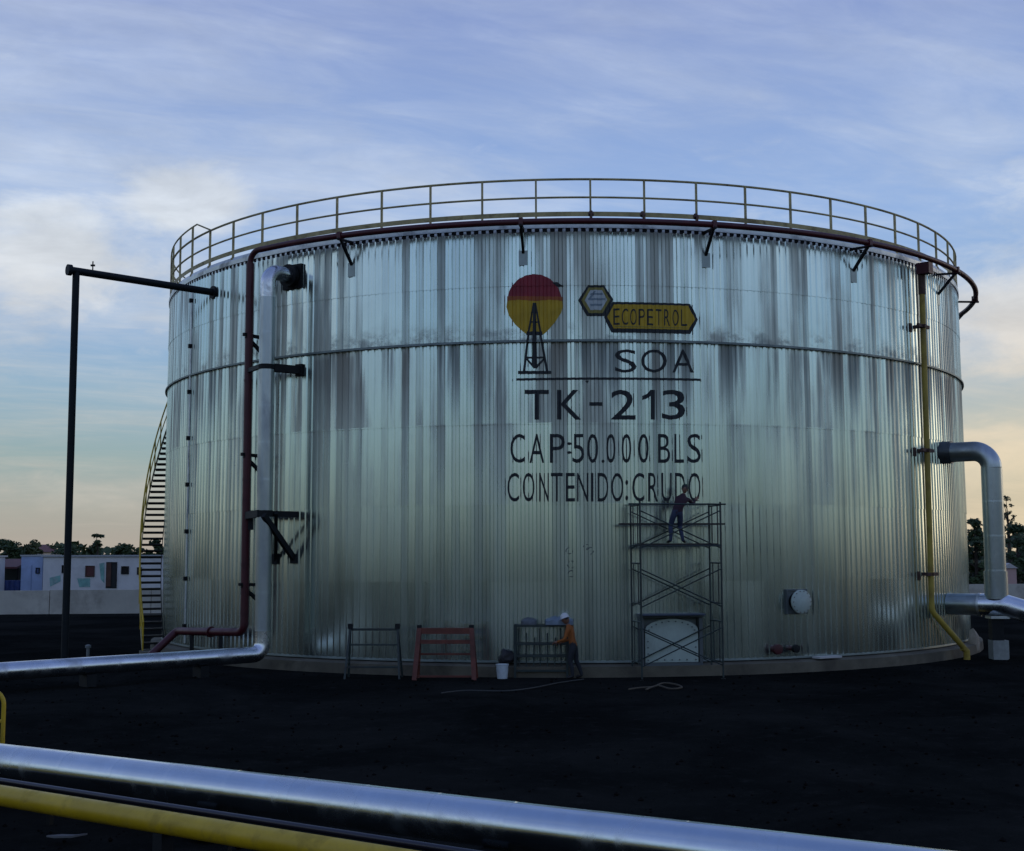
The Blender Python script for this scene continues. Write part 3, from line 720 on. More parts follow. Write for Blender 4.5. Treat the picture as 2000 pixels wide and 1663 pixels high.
# steel supports carrying both risers
zA = at_cyl(588, 724)[1]; zB = at_cyl(582, 1005)[1]
thA = at_cyl(588, 724)[0]
supA = thing('pipe_bracket', 'black steel strap bracket holding the silver riser just below the stiffener ring', 'bracket', pol(thA, R, zA), 'steel brackets on the silver riser')
wp = pol(thA, R+.06, zA)
MB().box(wp, (.24, .12, .34), (tan(thA), rad(thA), ZV)).build('wall_pad', STEELDK, supA)
cpt = Vector((pv.x, pv.y, zA))
MB().bar(wp, cpt+(wp-cpt).normalized()*PR, .16, .22).build('arm', STEELDK, supA)
MB().bar(cpt+(cpt-wp).normalized()*PR*.9, pol(th_r, RP, zA+.06), .10, .12).build('tie', STEELDK, supA)
MB().lathe([(PR*1.07, -.07), (PR*1.07, .07)], cpt, ZV, 20).build('strap', STEELDK, supA, True)
thB = at_cyl(583, 1005)[0]
supB = thing('pipe_bracket', 'black triangular steel bracket with diagonal strut holding the silver riser at mid height', 'bracket', pol(thB, R, zB), 'steel brackets on the silver riser')
wp = pol(thB, R+.05, zB); cpt = Vector((pv.x, pv.y, zB))
MB().bar(wp, cpt, .12, .16).build('arm', STEELDK, supB)
MB().bar(cpt+Vector((.05, -.30, -.05)), pol(at_cyl(577, 1092)[0], R+.05, at_cyl(577, 1092)[1]), .12, .15).build('strut', STEELDK, supB)
MB().bar(cpt+Vector((.30, .1, .02)), pol(at_cyl(541, 1095)[0], R+.05, at_cyl(541, 1095)[1]), .10, .11).build('strut', STEELDK, supB)
MB().box(pol(at_cyl(577, 1092)[0], R+.05, at_cyl(577, 1092)[1]), (.22, .12, .26), (tan(thB), rad(thB), ZV)).build('wall_pad', STEELDK, supB)
MB().box(pol(at_cyl(541, 1092)[0], R+.05, at_cyl(541, 1092)[1]), (.20, .12, .30), (tan(thB), rad(thB), ZV)).build('wall_pad', STEELDK, supB)
MB().lathe([(PR*1.07, -.09), (PR*1.07, .09)], cpt, ZV, 20).build('strap', STEELDK, supB, True)
MB().bar(cpt+Vector((-.1, -.18, 0)), pol(th_r, RP, zB-.02), .12, .20).build('tie', STEELDK, supB)
MB().box(pol(th_r, RP, zB-.05)+Vector((.12, 0, -.1)), (.16, .16, .55)).build('clamp', STEELDK, supB)

# right: high nozzle, elbow, drop, and the header pipe below
thq, zq = at_cyl(1838, 885); zq2 = at_cyl(1846, 1180)[1]
nr = rad(thq); tx = tan(thq)
rightpipe = thing('insulated_pipe', 'thick silver jacketed pipe bending from the right tank nozzle down into a header', 'pipe', pol(thq, R+1.5, 0))
QR = .33
hp = pol(thq, R+1.50, 0)
q0 = pol(thq, R+.42, zq); q1 = Vector((hp.x, hp.y, zq)); q2 = Vector((hp.x, hp.y, zq2+1.0))
el = fillet([q0, q1, q2], .98, 14)
MB().tube(el[:-1], .30, 28).build('elbow', JACKET_OLD, rightpipe, True)
jacketed(rightpipe, [el[-2], q2], .305, JACKET_OLD, 1.0, 28, 3)
MB().tube([q2, Vector((hp.x, hp.y, zq2+.18))], QR*1.03, 28).build('sleeve', JACKET_OLD, rightpipe, True)
MB().lathe([(.345, .02), (.345, .34)], pol(thq, R, zq), nr, 24).build('nozzle_cover', COLLAR, rightpipe, True)
MB().tube([pol(thq, R+.3, zq), q0+nr*.02], .305, 24).build('spool', JACKET_OLD, rightpipe, True)
h0 = pol(thq, R+.05, zq2); h1 = at_y(1960, 1178, hp.y-.1); h1.z = zq2
h2 = h1+Vector((1.9, -.6, -.62)); h3 = h2+Vector((6, -1.5, -.05))
hd = Vector((h1.x-h0.x, h1.y-h0.y, 0)).normalized()
j = h0+hd*.95
MB().tube([h0, j], QR*.98, 28).build('header_spool', JACKET_OLD, rightpipe, True)
MB().lathe([(QR*1.05, -.03), (QR*1.05, .03)], j, hd, 28).build('jacket_band', FLASH, rightpipe, True)
MB().tube([j]+fillet([j, h1, h2, h3], .5, 6)[1:], QR, 28).build('header', JACKET, rightpipe, True)
MB().box(Vector((hp.x, hp.y, zq2-QR-.03)), (.55, .55, .08)).build('shoe', FLASH, rightpipe)
MB().box(Vector((hp.x-.05, hp.y, (zq2-QR-.06+.55)/2)), (.34, .34, zq2-QR-.06-.55)).build('pedestal', STEELDK, rightpipe)
MB().box(Vector((hp.x, hp.y, .25)), (.46, .46, .62)).build('footing', CONCB, rightpipe)
s2 = h2+Vector((.6, -.15, 0)); MB().box((s2.x, s2.y, .35), (.3, .4, .75)).build('footing', CONC, rightpipe)
# lump of broken concrete by the foot of the yellow pipe
pc = at_z(1898, 1276, 0)
def rock(name, c, s, m, seed, sub=2):
    bm = bmesh.new(); bmesh.ops.create_icosphere(bm, subdivisions=sub, radius=1); rg = random.Random(seed)
    from mathutils import noise
    for v in bm.verts:
        k = 1+.35*noise.noise(v.co*1.3+Vector((seed, 0, 0))); v.co = Vector((v.co.x*s[0]*k, v.co.y*s[1]*k, max(-.6, v.co.z)*s[2]*k))
    me = bpy.data.meshes.new(name); bm.to_mesh(me); bm.free(); me.materials.append(m)
    o = bpy.data.objects.new(name, me); C.objects.link(o); o.location = c; return o
tag(rock('concrete_block', pc+Vector((.1, .1, .30)), (.18, .17, .44), mat('pale_mortar', (.42, .36, .27), .9, 0, .2, 4, .4, 20), 4), 'rough pale concrete lump at the foot of the yellow pipe', 'concrete block')

# ------------------------------------------------------------------ vent line with pole, far left
tp, zp = at_cyl(420, 572)
pp = pol(tp, R+4.35, 0)
vent = thing('vent_pipe', 'dark pipe on a tall pole with a level arm reaching the tank on the left', 'pipe', (pp.x, pp.y, 0))
zt = 11.28
MB().tube([Vector((pp.x, pp.y, -.2)), Vector((pp.x, pp.y, zt))], .10, 14).build('pole', BLACKP, vent, True)
dv = -rad(tp)
arm0 = Vector((pp.x, pp.y, zt))-dv*.20
MB().tube([arm0, pol(tp, R+.0, zp)], .11, 14).build('arm', BLACKP, vent, True)
MB().lathe([(.16, -.06), (.16, .06)], arm0, dv, 16).build('blind_flange', BLACKP, vent, True)
MB().lathe([(.2, .02), (.2, .10)], pol(tp, R, zp), rad(tp), 16).build('wall_flange', BLACKP, vent, True)
s = arm0.lerp(pol(tp, R, zp), .15)
MB().tube([s, s+ZV*.36], .02, 6).box(s+ZV*.24, (.12, .05, .05)).build('gauge_stub', STEELDK, vent)
MB().box((pp.x, pp.y, .05), (.4, .4, .16)).build('footing', STEELDK, vent)
# gauge conduit
thg = [at_cyl(374, y, R+.08)[0] for y in (620,)][0]
gauge = thing('gauge_conduit', 'thin upright conduit with small dark clamps near the left edge of the tank', 'conduit', pol(thg, R, .4))
MB().tube([pol(thg, R+.075, .45), pol(thg, R+.075, 11.5)], .035, 8).build('conduit', FLASH, gauge, True)
for i in range(8):
    z = 11.2-1.46*i
    MB().box(pol(thg, R+.10, z), (.09, .12, .13), (tan(thg), rad(thg), ZV)).build('clamp', STEELDK, gauge)

# ------------------------------------------------------------------ spiral stair on the left flank
stair = thing('spiral_stair', 'open steel stair winding up the left flank of the tank with yellow handrail', 'stair', pol(-64, 14.7, 0))
ri, ro = R+.12, R+.80
def sth(z): return -63.5-3.5*z
NS = 56
tm = None
so = []; si = []; hr = []; mr = []
for i in range(NS):
    z = .12+i*.214; th = sth(z)
    if tm is None:
        ob = MB().box((0, -(ri+ro)/2, 0), (.25, ro-ri, .035)).box((-.12, -(ri+ro)/2, -.035), (.02, ro-ri, .06)).build('tread', mat('tread_steel', (.035, .035, .032), .6, .3, .3, 5)); tm = ob.data; bpy.data.objects.remove(ob)
    o = bpy.data.objects.new('tread', tm); C.objects.link(o); o.location = (0, D, z); o.rotation_euler = (0, 0, math.radians(th)); put(o, stair)
zs = [0+.2*i for i in range(62)]
def ribbon(r, name, z0, hgt, m):
    vs = []; fs = []
    for z in zs:
        p = pol(sth(z), r, z); q = rad(sth(z))*.02
        vs += [p-ZV*hgt, p+ZV*.06, p+q+ZV*.06, p+q-ZV*hgt]
    for i in range(len(zs)-1):
        for j_ in range(4): fs.append((i*4+j_, i*4+(j_+1) % 4, i*4+4+(j_+1) % 4, i*4+4+j_))
    return MB().add(vs, fs).build(name, m, stair)
ribbon(ro, 'stringer', 0, .12, YELLOW_OLD); ribbon(ri-.02, 'stringer', 0, .10, STEELDK)
hro = MB().tube([pol(sth(z), ro+.02, z+1.0) for z in zs], .028, 8).build('handrail', YELLOW, stair, True)
MB().tube([pol(sth(z), ro+.02, z+.52) for z in zs], .02, 8).build('mid_rail', YELLOW, hro, True)
for i in range(0, 62, 4): z = zs[i]; MB().tube([pol(sth(z), ro+.02, z-.05), pol(sth(z), ro+.02, z+1.0)], .024, 6).build('post', YELLOW, hro)
MB().box(pol(-62, (ri+ro)/2, .03), (1.0, .9, .16), (tan(-62), rad(-62), ZV)).build('landing', CONC, stair)

# ------------------------------------------------------------------ scaffold and its planks
thS = at_cyl(1322, 1200, R+.8)[0]
sc = pol(thS, R+.78, 0); sx, sn = tan(thS), rad(thS)
scaf = thing('scaffold', 'three lift green tube scaffold standing against the tank under the lettering', 'scaffold', sc)
SW, SD, LH = 2.12, .95, 1.48
def spt(u, v, z): return sc+sx*u+sn*v+ZV*z
for lift in range(3):
    z0 = .04+lift*LH
    for s_ in (-1, 1):
        u = s_*SW/2; mb = MB()
        for v in (-SD/2, SD/2): mb.tube([spt(u, v, z0), spt(u, v, z0+LH)], .024, 8)
        for zz in (.38, LH-.08): mb.tube([spt(u, -SD/2, z0+zz), spt(u, SD/2, z0+zz)], .021, 8)
        mb.tube([spt(u, -SD/2+.25, z0+.38), spt(u, -SD/2+.25, z0+LH-.08)], .016, 6); mb.tube([spt(u, SD/2-.25, z0+.38), spt(u, SD/2-.25, z0+LH-.08)], .016, 6)
        mb.build('end_frame', GREENST, scaf, True)
    for v in (-SD/2, SD/2):
        for d_ in (-1, 1):
            MB().tube([spt(-d_*SW/2, v+.02*d_, z0+.30), spt(d_*SW/2, v+.02*d_, z0+LH-.22)], .017, 6).build('cross_brace', GREENST, scaf, True)
for s_ in (-1, 1):
    for v in (-SD/2, SD/2):
        MB().lathe([(.06, 0), (.06, .012), (.022, .014), (.022, .06)], spt(s_*SW/2, v, 0), ZV, 8).build('base_plate', STEELDK, scaf)
MB().tube([spt(-SW/2-.05, SD/2, .04+3*LH-.06), spt(SW/2+.15, SD/2, .04+3*LH-.06)], .02, 8).build('top_rail', GREENST, scaf, True)
MB().tube([spt(-SW/2-.05, -SD/2, .04+3*LH-.02), spt(SW/2+.15, -SD/2, .04+3*LH-.02)], .02, 8).build('top_rail', GREENST, scaf, True)
MB().tube([spt(-SW/2, SD/2-.02, .04+2*LH+.36), spt(SW/2, SD/2-.02, .04+2*LH+.36)], .02, 8).build('ledger', GREENST, scaf, True)
WOOD = mat('weathered_plank', (.045, .038, .034), .85, 0, .35, 3, .3, 20, stretch=(1, 1, 6))
pl = MB().box(spt(0, -.30, .04+2*LH+.93), (2.80, .24, .045), (sx, sn, ZV)).build('plank', WOOD); tag(pl, 'long dark plank sticking out both sides near the scaffold top behind the worker', 'plank')
ZP = .04+2*LH+.40
for i, (v, lb) in enumerate(((.22, 'dark plank under the feet of the worker on the scaffold, nearer board'), (-.02, 'dark plank under the worker on the scaffold, board nearer the tank'))):
    tag(MB().box(spt(-.02, v, ZP), (2.06, .22, .045), (sx, sn, ZV)).build('plank', WOOD), lb, 'plank')

# ------------------------------------------------------------------ people
SKIN = mat('skin', (.20, .10, .062), .55); HAIRM = mat('dark_hair', (.012, .010, .009), .6)
JEANS = mat('blue_jeans', (.028, .042, .085), .8, 0, .2, 8); BOOT = mat('boots', (.012, .011, .011), .6)
MAROONSH = mat('dark_maroon_shirt', (.030, .010, .018), .8, 0, .2, 8); ORANGESH = mat('orange_shirt', (.30, .088, .012), .8, 0, .18, 8)
NAVY = mat('dark_trousers', (.016, .020, .026), .85, 0, .2, 8); HELM = mat('white_helmet', (.62, .63, .62), .35); CAPG = mat('dark_green_cap', (.012, .06, .03), .7)
def person(name, label, base, face, J, mats, headgear):
    """J: joint positions in metres, local frame x = right of the facing direction seen from behind..., y = facing, z up."""
    root = thing(name, label, 'person', base)
    f = Vector(face).normalized(); rx = f.cross(ZV).normalized()
    def w(p): return Vector((0, 0, 0))+rx*p[0]+f*p[1]+ZV*p[2]
    vs = []; rs = []; es = []; idx = {}
    def add(nm, r, par=None):
        vs.append(w(J[nm])); rs.append(r); idx[nm] = len(vs)-1
        if par: es.append((idx[par], idx[nm]))
    add('pelvis', .145); add('waist', .128, 'pelvis'); add('chest', .155, 'waist'); add('neckb', .075, 'chest'); add('neck', .055, 'neckb')
    for s_ in ('L', 'R'):
        add('hip'+s_, .098, 'pelvis'); add('knee'+s_, .066, 'hip'+s_); add('calf'+s_, .058, 'knee'+s_); add('ankle'+s_, .042, 'calf'+s_); add('toe'+s_, .036, 'ankle'+s_)
        add('sho'+s_, .064, 'chest'); add('elb'+s_, .044, 'sho'+s_); add('wri'+s_, .030, 'elb'+s_)
    me = bpy.data.meshes.new('p'); me.from_pydata([tuple(v) for v in vs], es, [])
    ob = bpy.data.objects.new('p', me); C.objects.link(ob)
    md = ob.modifiers.new('s', 'SKIN'); md.use_smooth_shade = True; md.branch_smoothing = .6
    for i, sv in enumerate(me.skin_vertices[0].data): sv.radius = (rs[i], rs[i]*(.82 if i < 3 else 1)); sv.use_root = (i == 0)
    sb = ob.modifiers.new('b', 'SUBSURF'); sb.levels = 2; sb.render_levels = 2
    dg = bpy.context.evaluated_depsgraph_get(); dg.update()
    bme = bpy.data.meshes.new_from_object(ob.evaluated_get(dg)); bpy.data.objects.remove(ob)
    bm = bmesh.new(); bm.from_mesh(bme)
    # head with brow, nose, chin, ears
    hc = w(J['head']); up = (hc-vs[idx['neck']]).normalized(); hf = Vector(f); hf = w(J['look']).normalized() if 'look' in J else f
    hf = (hf-up*hf.dot(up)).normalized(); hx = hf.cross(up)
    hb = bmesh.new(); bmesh.ops.create_uvsphere(hb, u_segments=20, v_segments=14, radius=1)
    for v in hb.verts:
        x, y, z = v.co
        wx = .078*(1-.22*max(0, -z)); wy = .098*(1-.12*max(0, -z))
        yy = y*wy; zz = z*.122
        if y > .2 and abs(x) < .3 and -.35 < z < .12: yy += .022*(1-abs(x)/.3)*(1-abs(z+.15)/.3 if abs(z+.15) < .3 else 0)
        if y > .5 and .05 < z < .25 and .15 < abs(x) < .5: yy -= .010
        if y > .4 and -.95 < z < -.6: yy += .012
        v.co = hc+hx*(x*wx)+hf*yy+up*zz
    mesh_h = bpy.data.meshes.new('h'); hb.to_mesh(mesh_h); hb.free()
    n0 = len(bm.faces); bm.from_mesh(mesh_h)
    ex = MB()
    for s_ in (-1, 1): ex.ball(hc+hx*(s_*.077)+up*(-.005), .03, (.4, .7, 1), 8, 6)
    # hands: palm, four unequal bent fingers, thumb from the side of the palm
    for s_, sg in (('L', -1), ('R', 1)):
        a = w(J['wri'+s_]); d = (a-w(J['elb'+s_])).normalized(); side = d.cross(f if abs(d.dot(f)) < .9 else ZV).normalized(); nrm = side.cross(d)
        ex.tube([a-d*.01, a+d*.035, a+d*.085], [.027, .04, .036], 8)
        for q, (o_, ln) in enumerate(((-.027, .062), (-.009, .074), (.009, .078), (.027, .068))):
            b0 = a+d*.075+side*o_
            ex.tube([b0, b0+d*ln*.5+nrm*.004, b0+d*ln*.85+nrm*(-.018), b0+d*ln+nrm*(-.036)], [.0095, .009, .008, .006], 6)
        t0 = a+d*.02-side*.03*sg
        ex.tube([t0, t0+d*.035-side*.028*sg, t0+d*.07-side*.03*sg-nrm*.02], [.012, .011, .008], 6)
    exm = bpy.data.meshes.new('e'); exm.from_pydata(ex.v, [], ex.f); bm.from_mesh(exm)
    out = bpy.data.meshes.new('body'); 
    segs = [(idx[a], idx[b], mi) for a, b, mi in
            [('pelvis', 'waist', 1), ('waist', 'chest', 1), ('chest', 'neckb', 1), ('neckb', 'neck', 0)] +
            [(a+s_, b+s_, mi) for s_ in 'LR' for a, b, mi in (('hip', 'knee', 2), ('knee', 'calf', 2), ('calf', 'ankle', 2), ('ankle', 'toe', 3), ('sho', 'elb', 1), ('elb', 'wri', J.get('sleeve', 1)))] +
            [('pelvis', 'hipL', 2), ('pelvis', 'hipR', 2), ('chest', 'shoL', 1), ('chest', 'shoR', 1)]]
    bm.faces.ensure_lookup_table()
    for i, fc in enumerate(bm.faces):
        fc.smooth = True
        if i >= n0: fc.material_index = 0; continue
        c = fc.calc_center_median(); best = (9, 0)
        for a, b, mi in segs:
            A, B = vs[a], vs[b]; t = max(0, min(1, (c-A).dot(B-A)/(B-A).length_squared)); dd = (c-A.lerp(B, t)).length-.5*(rs[a]+(rs[b]-rs[a])*t)
            if dd < best[0]: best = (dd, mi)
        fc.material_index = best[1]
        if best[1] == 1 and c.z < vs[idx['pelvis']].z-.02 and (c-vs[idx['pelvis']]).length < .3: fc.material_index = 2
    bmesh.ops.recalc_face_normals(bm, faces=bm.faces[:])
    bm.to_mesh(out); bm.free()
    for q in (SKIN, *mats): out.materials.append(q)
    bo = bpy.data.objects.new('body', out); C.objects.link(bo); bo.parent = root
    for nm, mm, prof, brim in headgear:
        mb = MB(); mb.lathe(prof, hc, up, 20)
        if brim: mb.prism([(brim*1.0*math.cos(math.radians(a)), .05+.09*math.sin(math.radians(a))) for a in range(0, 181, 15)], hc+up*.045, hx, hf, up*.012)
        g = mb.build(nm, mm, None, True, math.radians(50)); g.parent = root
    eb = MB()
    for s_ in (-1, 1): eb.ball(hc+hx*(s_*.031)+hf*.088+up*.012, .011, (1, 1, 1), 8, 6)
    g = eb.build('eyes', GLASS, None, True); g.parent = root
    hm = MB().lathe([(.080, -.02), (.0835, .03), (.075, .08), (.05, .11), (.01, .125)], hc-hf*.014, up, 16).build('hair', HAIRM, None, True); hm.parent = root
    return root
# worker on the scaffold, stooping to the right and reaching to the wall
wbase = spt(.02, .10, ZP+.024)
Jw = dict(pelvis=(.00, -.02, .80), waist=(.07, .03, .95), chest=(.16, .08, 1.13), neckb=(.22, .12, 1.25), neck=(.245, .14, 1.30), head=(.275, .17, 1.41), look=(.35, 1, .1),
          hipL=(-.09, -.02, .76), kneeL=(-.15, .10, .44), calfL=(-.16, .02, .30), ankleL=(-.19, -.05, .07), toeL=(-.24, .12, .035),
          hipR=(.09, -.02, .76), kneeR=(.11, .12, .43), calfR=(.12, .03, .28), ankleR=(.14, -.04, .07), toeR=(.24, .12, .035),
          shoL=(.02, .10, 1.19), elbL=(.10, .30, .98), wriL=(.28, .42, 1.05), shoR=(.33, .08, 1.16), elbR=(.48, .20, 1.02), wriR=(.62, .36, 1.13))
person('person', 'painter in dark maroon shirt and blue jeans stooping on top of the scaffold', wbase, -sn, Jw, (MAROONSH, JEANS, BOOT),
       [('cap', CAPG, [(.088, .02), (.090, .05), (.082, .09), (.055, .122), (.012, .134)], .07)])
gb = at_z(1121, 1321, 0); gb.y = min(gb.y, 33.45); gb = Vector((at_y(1121, 1321, 33.35).x, 33.35, 0))
Jg = dict(pelvis=(0, 0, .86), waist=(0, .05, 1.0), chest=(0, .10, 1.20), neckb=(0, .14, 1.34), neck=(0, .17, 1.39), head=(0, .21, 1.50), look=(0, 1, -.5),
          hipL=(-.09, 0, .82), kneeL=(-.10, .08, .46), calfL=(-.10, .03, .30), ankleL=(-.11, .0, .07), toeL=(-.13, .16, .035),
          hipR=(.09, 0, .82), kneeR=(.11, -.04, .44), calfR=(.12, -.12, .28), ankleR=(.12, -.18, .08), toeR=(.14, -.02, .035),
          shoL=(-.19, .10, 1.28), elbL=(-.23, .18, 1.00), wriL=(-.16, .40, .93), shoR=(.19, .10, 1.28), elbR=(.24, .14, .99), wriR=(.17, .37, .90))
person('person', 'worker in orange shirt and white helmet standing on the ground beside the dark frame', gb, (-.93, .22, 0), Jg, (ORANGESH, NAVY, BOOT),
       [('helmet', HELM, [(.125, .035), (.112, .045), (.108, .08), (.085, .135), (.045, .162), (.01, .168)], .09)])

# ------------------------------------------------------------------ trestles, bucket, bag and clutter at the foot of the tank
def trestle(label, pxl, pxr, pyb, Hh, m, Y, spread=.30, thick=.06, top=.07, extra=()):
    A = at_y(pxl, pyb, Y); B = at_y(pxr, pyb, Y); A.z = B.z = 0
    ux = (B-A); L = ux.length; ux.normalize(); uy = Vector((-ux.y, ux.x, 0)); mid = (A+B)/2
    root = thing('trestle', label, 'trestle', mid)
    q = lambda u, v, z: mid+ux*u+uy*v+ZV*z
    for s_ in (-1, 1):
        for v in (-1, 1):
            MB().bar(q(s_*(L/2), v*spread, 0), q(s_*(L/2-.09), v*.03, Hh), thick, thick, uy).build('leg', m, root)
        MB().box(q(s_*(L/2-.09), 0, Hh+.02), (.12, .14, .14), (ux, uy, ZV)).build('post_cap', STEELDK, root)
        MB().bar(q(s_*(L/2-.03), -spread*.55, Hh*.30), q(s_*(L/2-.03), spread*.55, Hh*.30), thick*.7).build('end_rung', m, root)
    MB().bar(q(-L/2+.08, 0, Hh-.06), q(L/2-.08, 0, Hh-.06), top).build('top_beam', m, root)
    for (z, v, th_) in extra: MB().bar(q(-L/2+.04, v*spread, z), q(L/2-.04, v*spread, z), th_).build('cross_bar', m, root)
    return root
trestle('dark green steel trestle standing alone left of the orange one', 677, 783, 1312, 1.30, GREENST, 33.55, .32, .05, .06, [(.85, -.35, .03), (.30, -.75, .05), (.85, .35, .03)])
trestle('rusty orange red steel trestle with thick legs against the tank foot', 812, 928, 1321, 1.28, REDOX, 33.25, .34, .115, .15, [(.95, -.28, .10), (.10, -.9, .05), (.62, .5, .05)])
fr = thing('steel_rack', 'dark steel rack filled with bars and rails left of the orange shirted worker', 'rack', at_y(1058, 1318, 33.6)*1.0)
fr.location.z = 0
A = at_y(1006, 1318, 33.62); B = at_y(1108, 1318, 33.62); A.z = B.z = 0
for p_ in (A, B, A+Vector((.02, .28, 0)), B+Vector((.02, .28, 0))): MB().bar(p_, p_+ZV*1.36, .06).build('post', GREENST, fr)
for z in (.18, .55, .86, 1.32):
    for dy in (0, .28): MB().bar(A+Vector((0, dy-.001, z)), B+Vector((0, dy-.001, z)), .05).build('rail', GREENST, fr)
for i in range(7):
    u = (i+.6)/7.4; p0 = A.lerp(B, u)+Vector((0, .14, 0)); MB().bar(p0+ZV*.15, p0+ZV*(1.25-.12*(i % 3))+Vector((.03*((i % 3)-1), 0, 0)), .03).build('upright', GREENST, fr)
def sheet_pile(name, label, cat, c, ux, L, Wd, hgt, m, seed):
    rg = random.Random(seed); vs = []; fs = []; nx, ny = 9, 6
    for lay_ in (0, 1):
        for j in range(ny+1):
            for i in range(nx+1):
                u, v = i/nx-.5, j/ny-.5; edge = max(abs(u), abs(v))*2
                z = (hgt*(1-.45*edge**2)*(.8+.4*rg.random())) if lay_ else 0
                vs.append(Vector(c)+ux*(u*L*(1-.05*rg.random()))+Vector((0, v*Wd, z)))
    n1 = (nx+1)*(ny+1)
    for j in range(ny):
        for i in range(nx):
            a = j*(nx+1)+i; q = (a, a+1, a+nx+2, a+nx+1); fs.append(tuple(k+n1 for k in q)); fs.append(q[::-1])
    bd = [i for i in range(nx+1)]+[j*(nx+1)+nx for j in range(1, ny+1)]+[ny*(nx+1)+i for i in range(nx-1, -1, -1)]+[j*(nx+1) for j in range(ny-1, 0, -1)]
    for k_ in range(len(bd)): a, b = bd[k_], bd[(k_+1) % len(bd)]; fs.append((a, b, b+n1, a+n1))
    o = MB().add(vs, fs).build(name, m, None, True, math.radians(60)); return tag(o, label, cat)
ux = (B-A).normalized()
sheet_pile('folded_tarp', 'pale blue grey folded sheet lying on the right end of the steel rack', 'tarp', A.lerp(B, .84)+Vector((.02, .14, 1.348)), ux, .72, .5, .20, mat('blue_grey_tarp', (.16, .21, .26), .6, 0, .15, 6), 3)
sheet_pile('cloth_bundle', 'small grey cloth bundle lying on the left part of the steel rack', 'cloth', A.lerp(B, .27)+Vector((0, .14, 1.348)), ux, .40, .36, .17, mat('grey_cloth', (.10, .115, .125), .8, 0, .2, 6), 8)
bk = at_y(981, 1312, 33.45); bk.z = 0
bucket = thing('bucket', 'white plastic bucket standing on the dark ground at the tank foot', 'bucket', bk)
MB().lathe([(.13, 0), (.165, .34), (.172, .345), (.172, .365), (.155, .365), (.125, .03)], bk, ZV, 20).build('pail', mat('white_plastic', (.55, .62, .64), .45, 0, .08, 5, dirt=(.35, .36, .35), dscale=9), bucket, True)
MB().tube([bk+Vector((.17*math.cos(a), -.02-.06*math.sin(a), .33-.10*math.sin(a))) for a in [math.pi*i/10 for i in range(11)]], .006, 6).build('handle', STEELDK, bucket)
bg_ = pol(at_cyl(989, 1280, R+.2)[0], R+.24, .33)
tag(rock('sack', bg_+Vector((0, 0, .17)), (.21, .16, .22), mat('black_sack', (.008, .008, .011), .5), 9, 3), 'black sack lying on the foundation edge above the white bucket', 'sack')
th_, z_ = at_cyl(1620, 1297, R+.35)
tag(MB().prism([(-.42, -.12), (.38, -.14), (.45, .08), (-.36, .12)], pol(th_, R+.27, .335), tan(th_), rad(th_)*1.0, ZV*.05).build('white_slab', mat('white_sheet_scrap', (.50, .50, .48), .6)), 'flat white sheet lying on the concrete foundation right of the black nozzle', 'sheet')
def snake(name, label, cat, pts, r, m, z=.02):
    P = [at_z(x, y, 0)+Vector((0, 0, z+r)) for x, y in pts]
    Q = []
    for i in range(len(P)-1):
        p0, p1, p2, p3 = P[max(0, i-1)], P[i], P[i+1], P[min(len(P)-1, i+2)]
        for k_ in range(6):
            t = k_/6; Q.append(.5*((2*p1)+(p2-p0)*t+(2*p0-5*p1+4*p2-p3)*t*t+(3*p1-p0-3*p2+p3)*t**3))
    Q.append(P[-1]); return tag(MB().tube(Q, r, 8).build(name, m, None, True), label, cat)
snake('hose', 'grey hose trailing over the dark ground left of the orange shirted worker', 'hose', [(862, 1357), (910, 1352), (985, 1353), (1040, 1347), (1090, 1337), (1140, 1330)], .015, mat('hose_rubber', (.035, .038, .037), .6))
snake('rope', 'tan rope lying in loops on the ground in front of the scaffold', 'rope', [(1228, 1350), (1250, 1347), (1275, 1345), (1295, 1338), (1318, 1340), (1332, 1346), (1310, 1349), (1285, 1343), (1262, 1350)], .020, mat('tan_rope', (.08, .068, .048), .9))
lp = at_z(128, 1639, 0)
tag(MB().prism([(-.2, -.05), (-.05, .02), (.12, .0), (.22, .08), (.1, -.08), (-.08, -.1)], lp+ZV*.03, Vector((1, 0, 0)), Vector((0, 1, 0)), ZV*.02).build('paper_scrap', mat('paper', (.14, .14, .14), .9)), 'pale crumpled paper scrap on the ground below the yellow pipe', 'litter')

# ------------------------------------------------------------------ foreground pipe run
a0, a1 = at_z(0, 1489, .50), at_z(1830, 1716, .50)
dr = (a1-a0); dr.z = 0; dr.normalize()
fgp = thing('insulated_pipe', 'long silver jacketed pipe crossing the foreground above the yellow pipe', 'pipe', Vector((a0.x, a0.y, 0)))
jacketed(fgp, [a0-dr*6, a1+dr*7], .235, JACKET_NEW, .93, 40, 21)
side = Vector((-dr.y, dr.x, 0))
for i in range(6):
    q = a0-dr*4+dr*(3.9*i); MB().box((q.x, q.y, .13), (.3, .5, .30), (dr, side, ZV)).build('sleeper', STEELDK, fgp)
b0, b1 = at_z(0, 1554, .40), at_z(800, 1686, .40)
db = (b1-b0); db.z = 0; db.normalize()
yp = thing('yellow_pipe', 'yellow painted pipe lying in the foreground below the long silver pipe', 'pipe', Vector((b0.x, b0.y, 0)))
MB().tube([b0-db*6, b0.lerp(b1, .5), b1+db*6], .118, 28).build('pipe', YELLOW, yp, True)
for i in range(5):
    q = b0-db*4+db*(3.4*i); MB().box((q.x, q.y, .12), (.14, .16, .36), (db, Vector((-db.y, db.x, 0)), ZV)).build('sleeper', STEELDK, yp)
c0, c1 = at_z(0, 1525, .40), at_z(500, 1602, .40); dc = (c1-c0); dc.z = 0; dc.normalize()
bp_ = thing('black_pipe', 'thin black pipe lying between the silver and yellow foreground pipes', 'pipe', Vector((c0.x, c0.y, 0)))
MB().tube([c0-dc*6, c1+dc*9], .036, 14).build('pipe', mat('black_pipe_paint', (.02, .018, .026), .3), bp_, True)
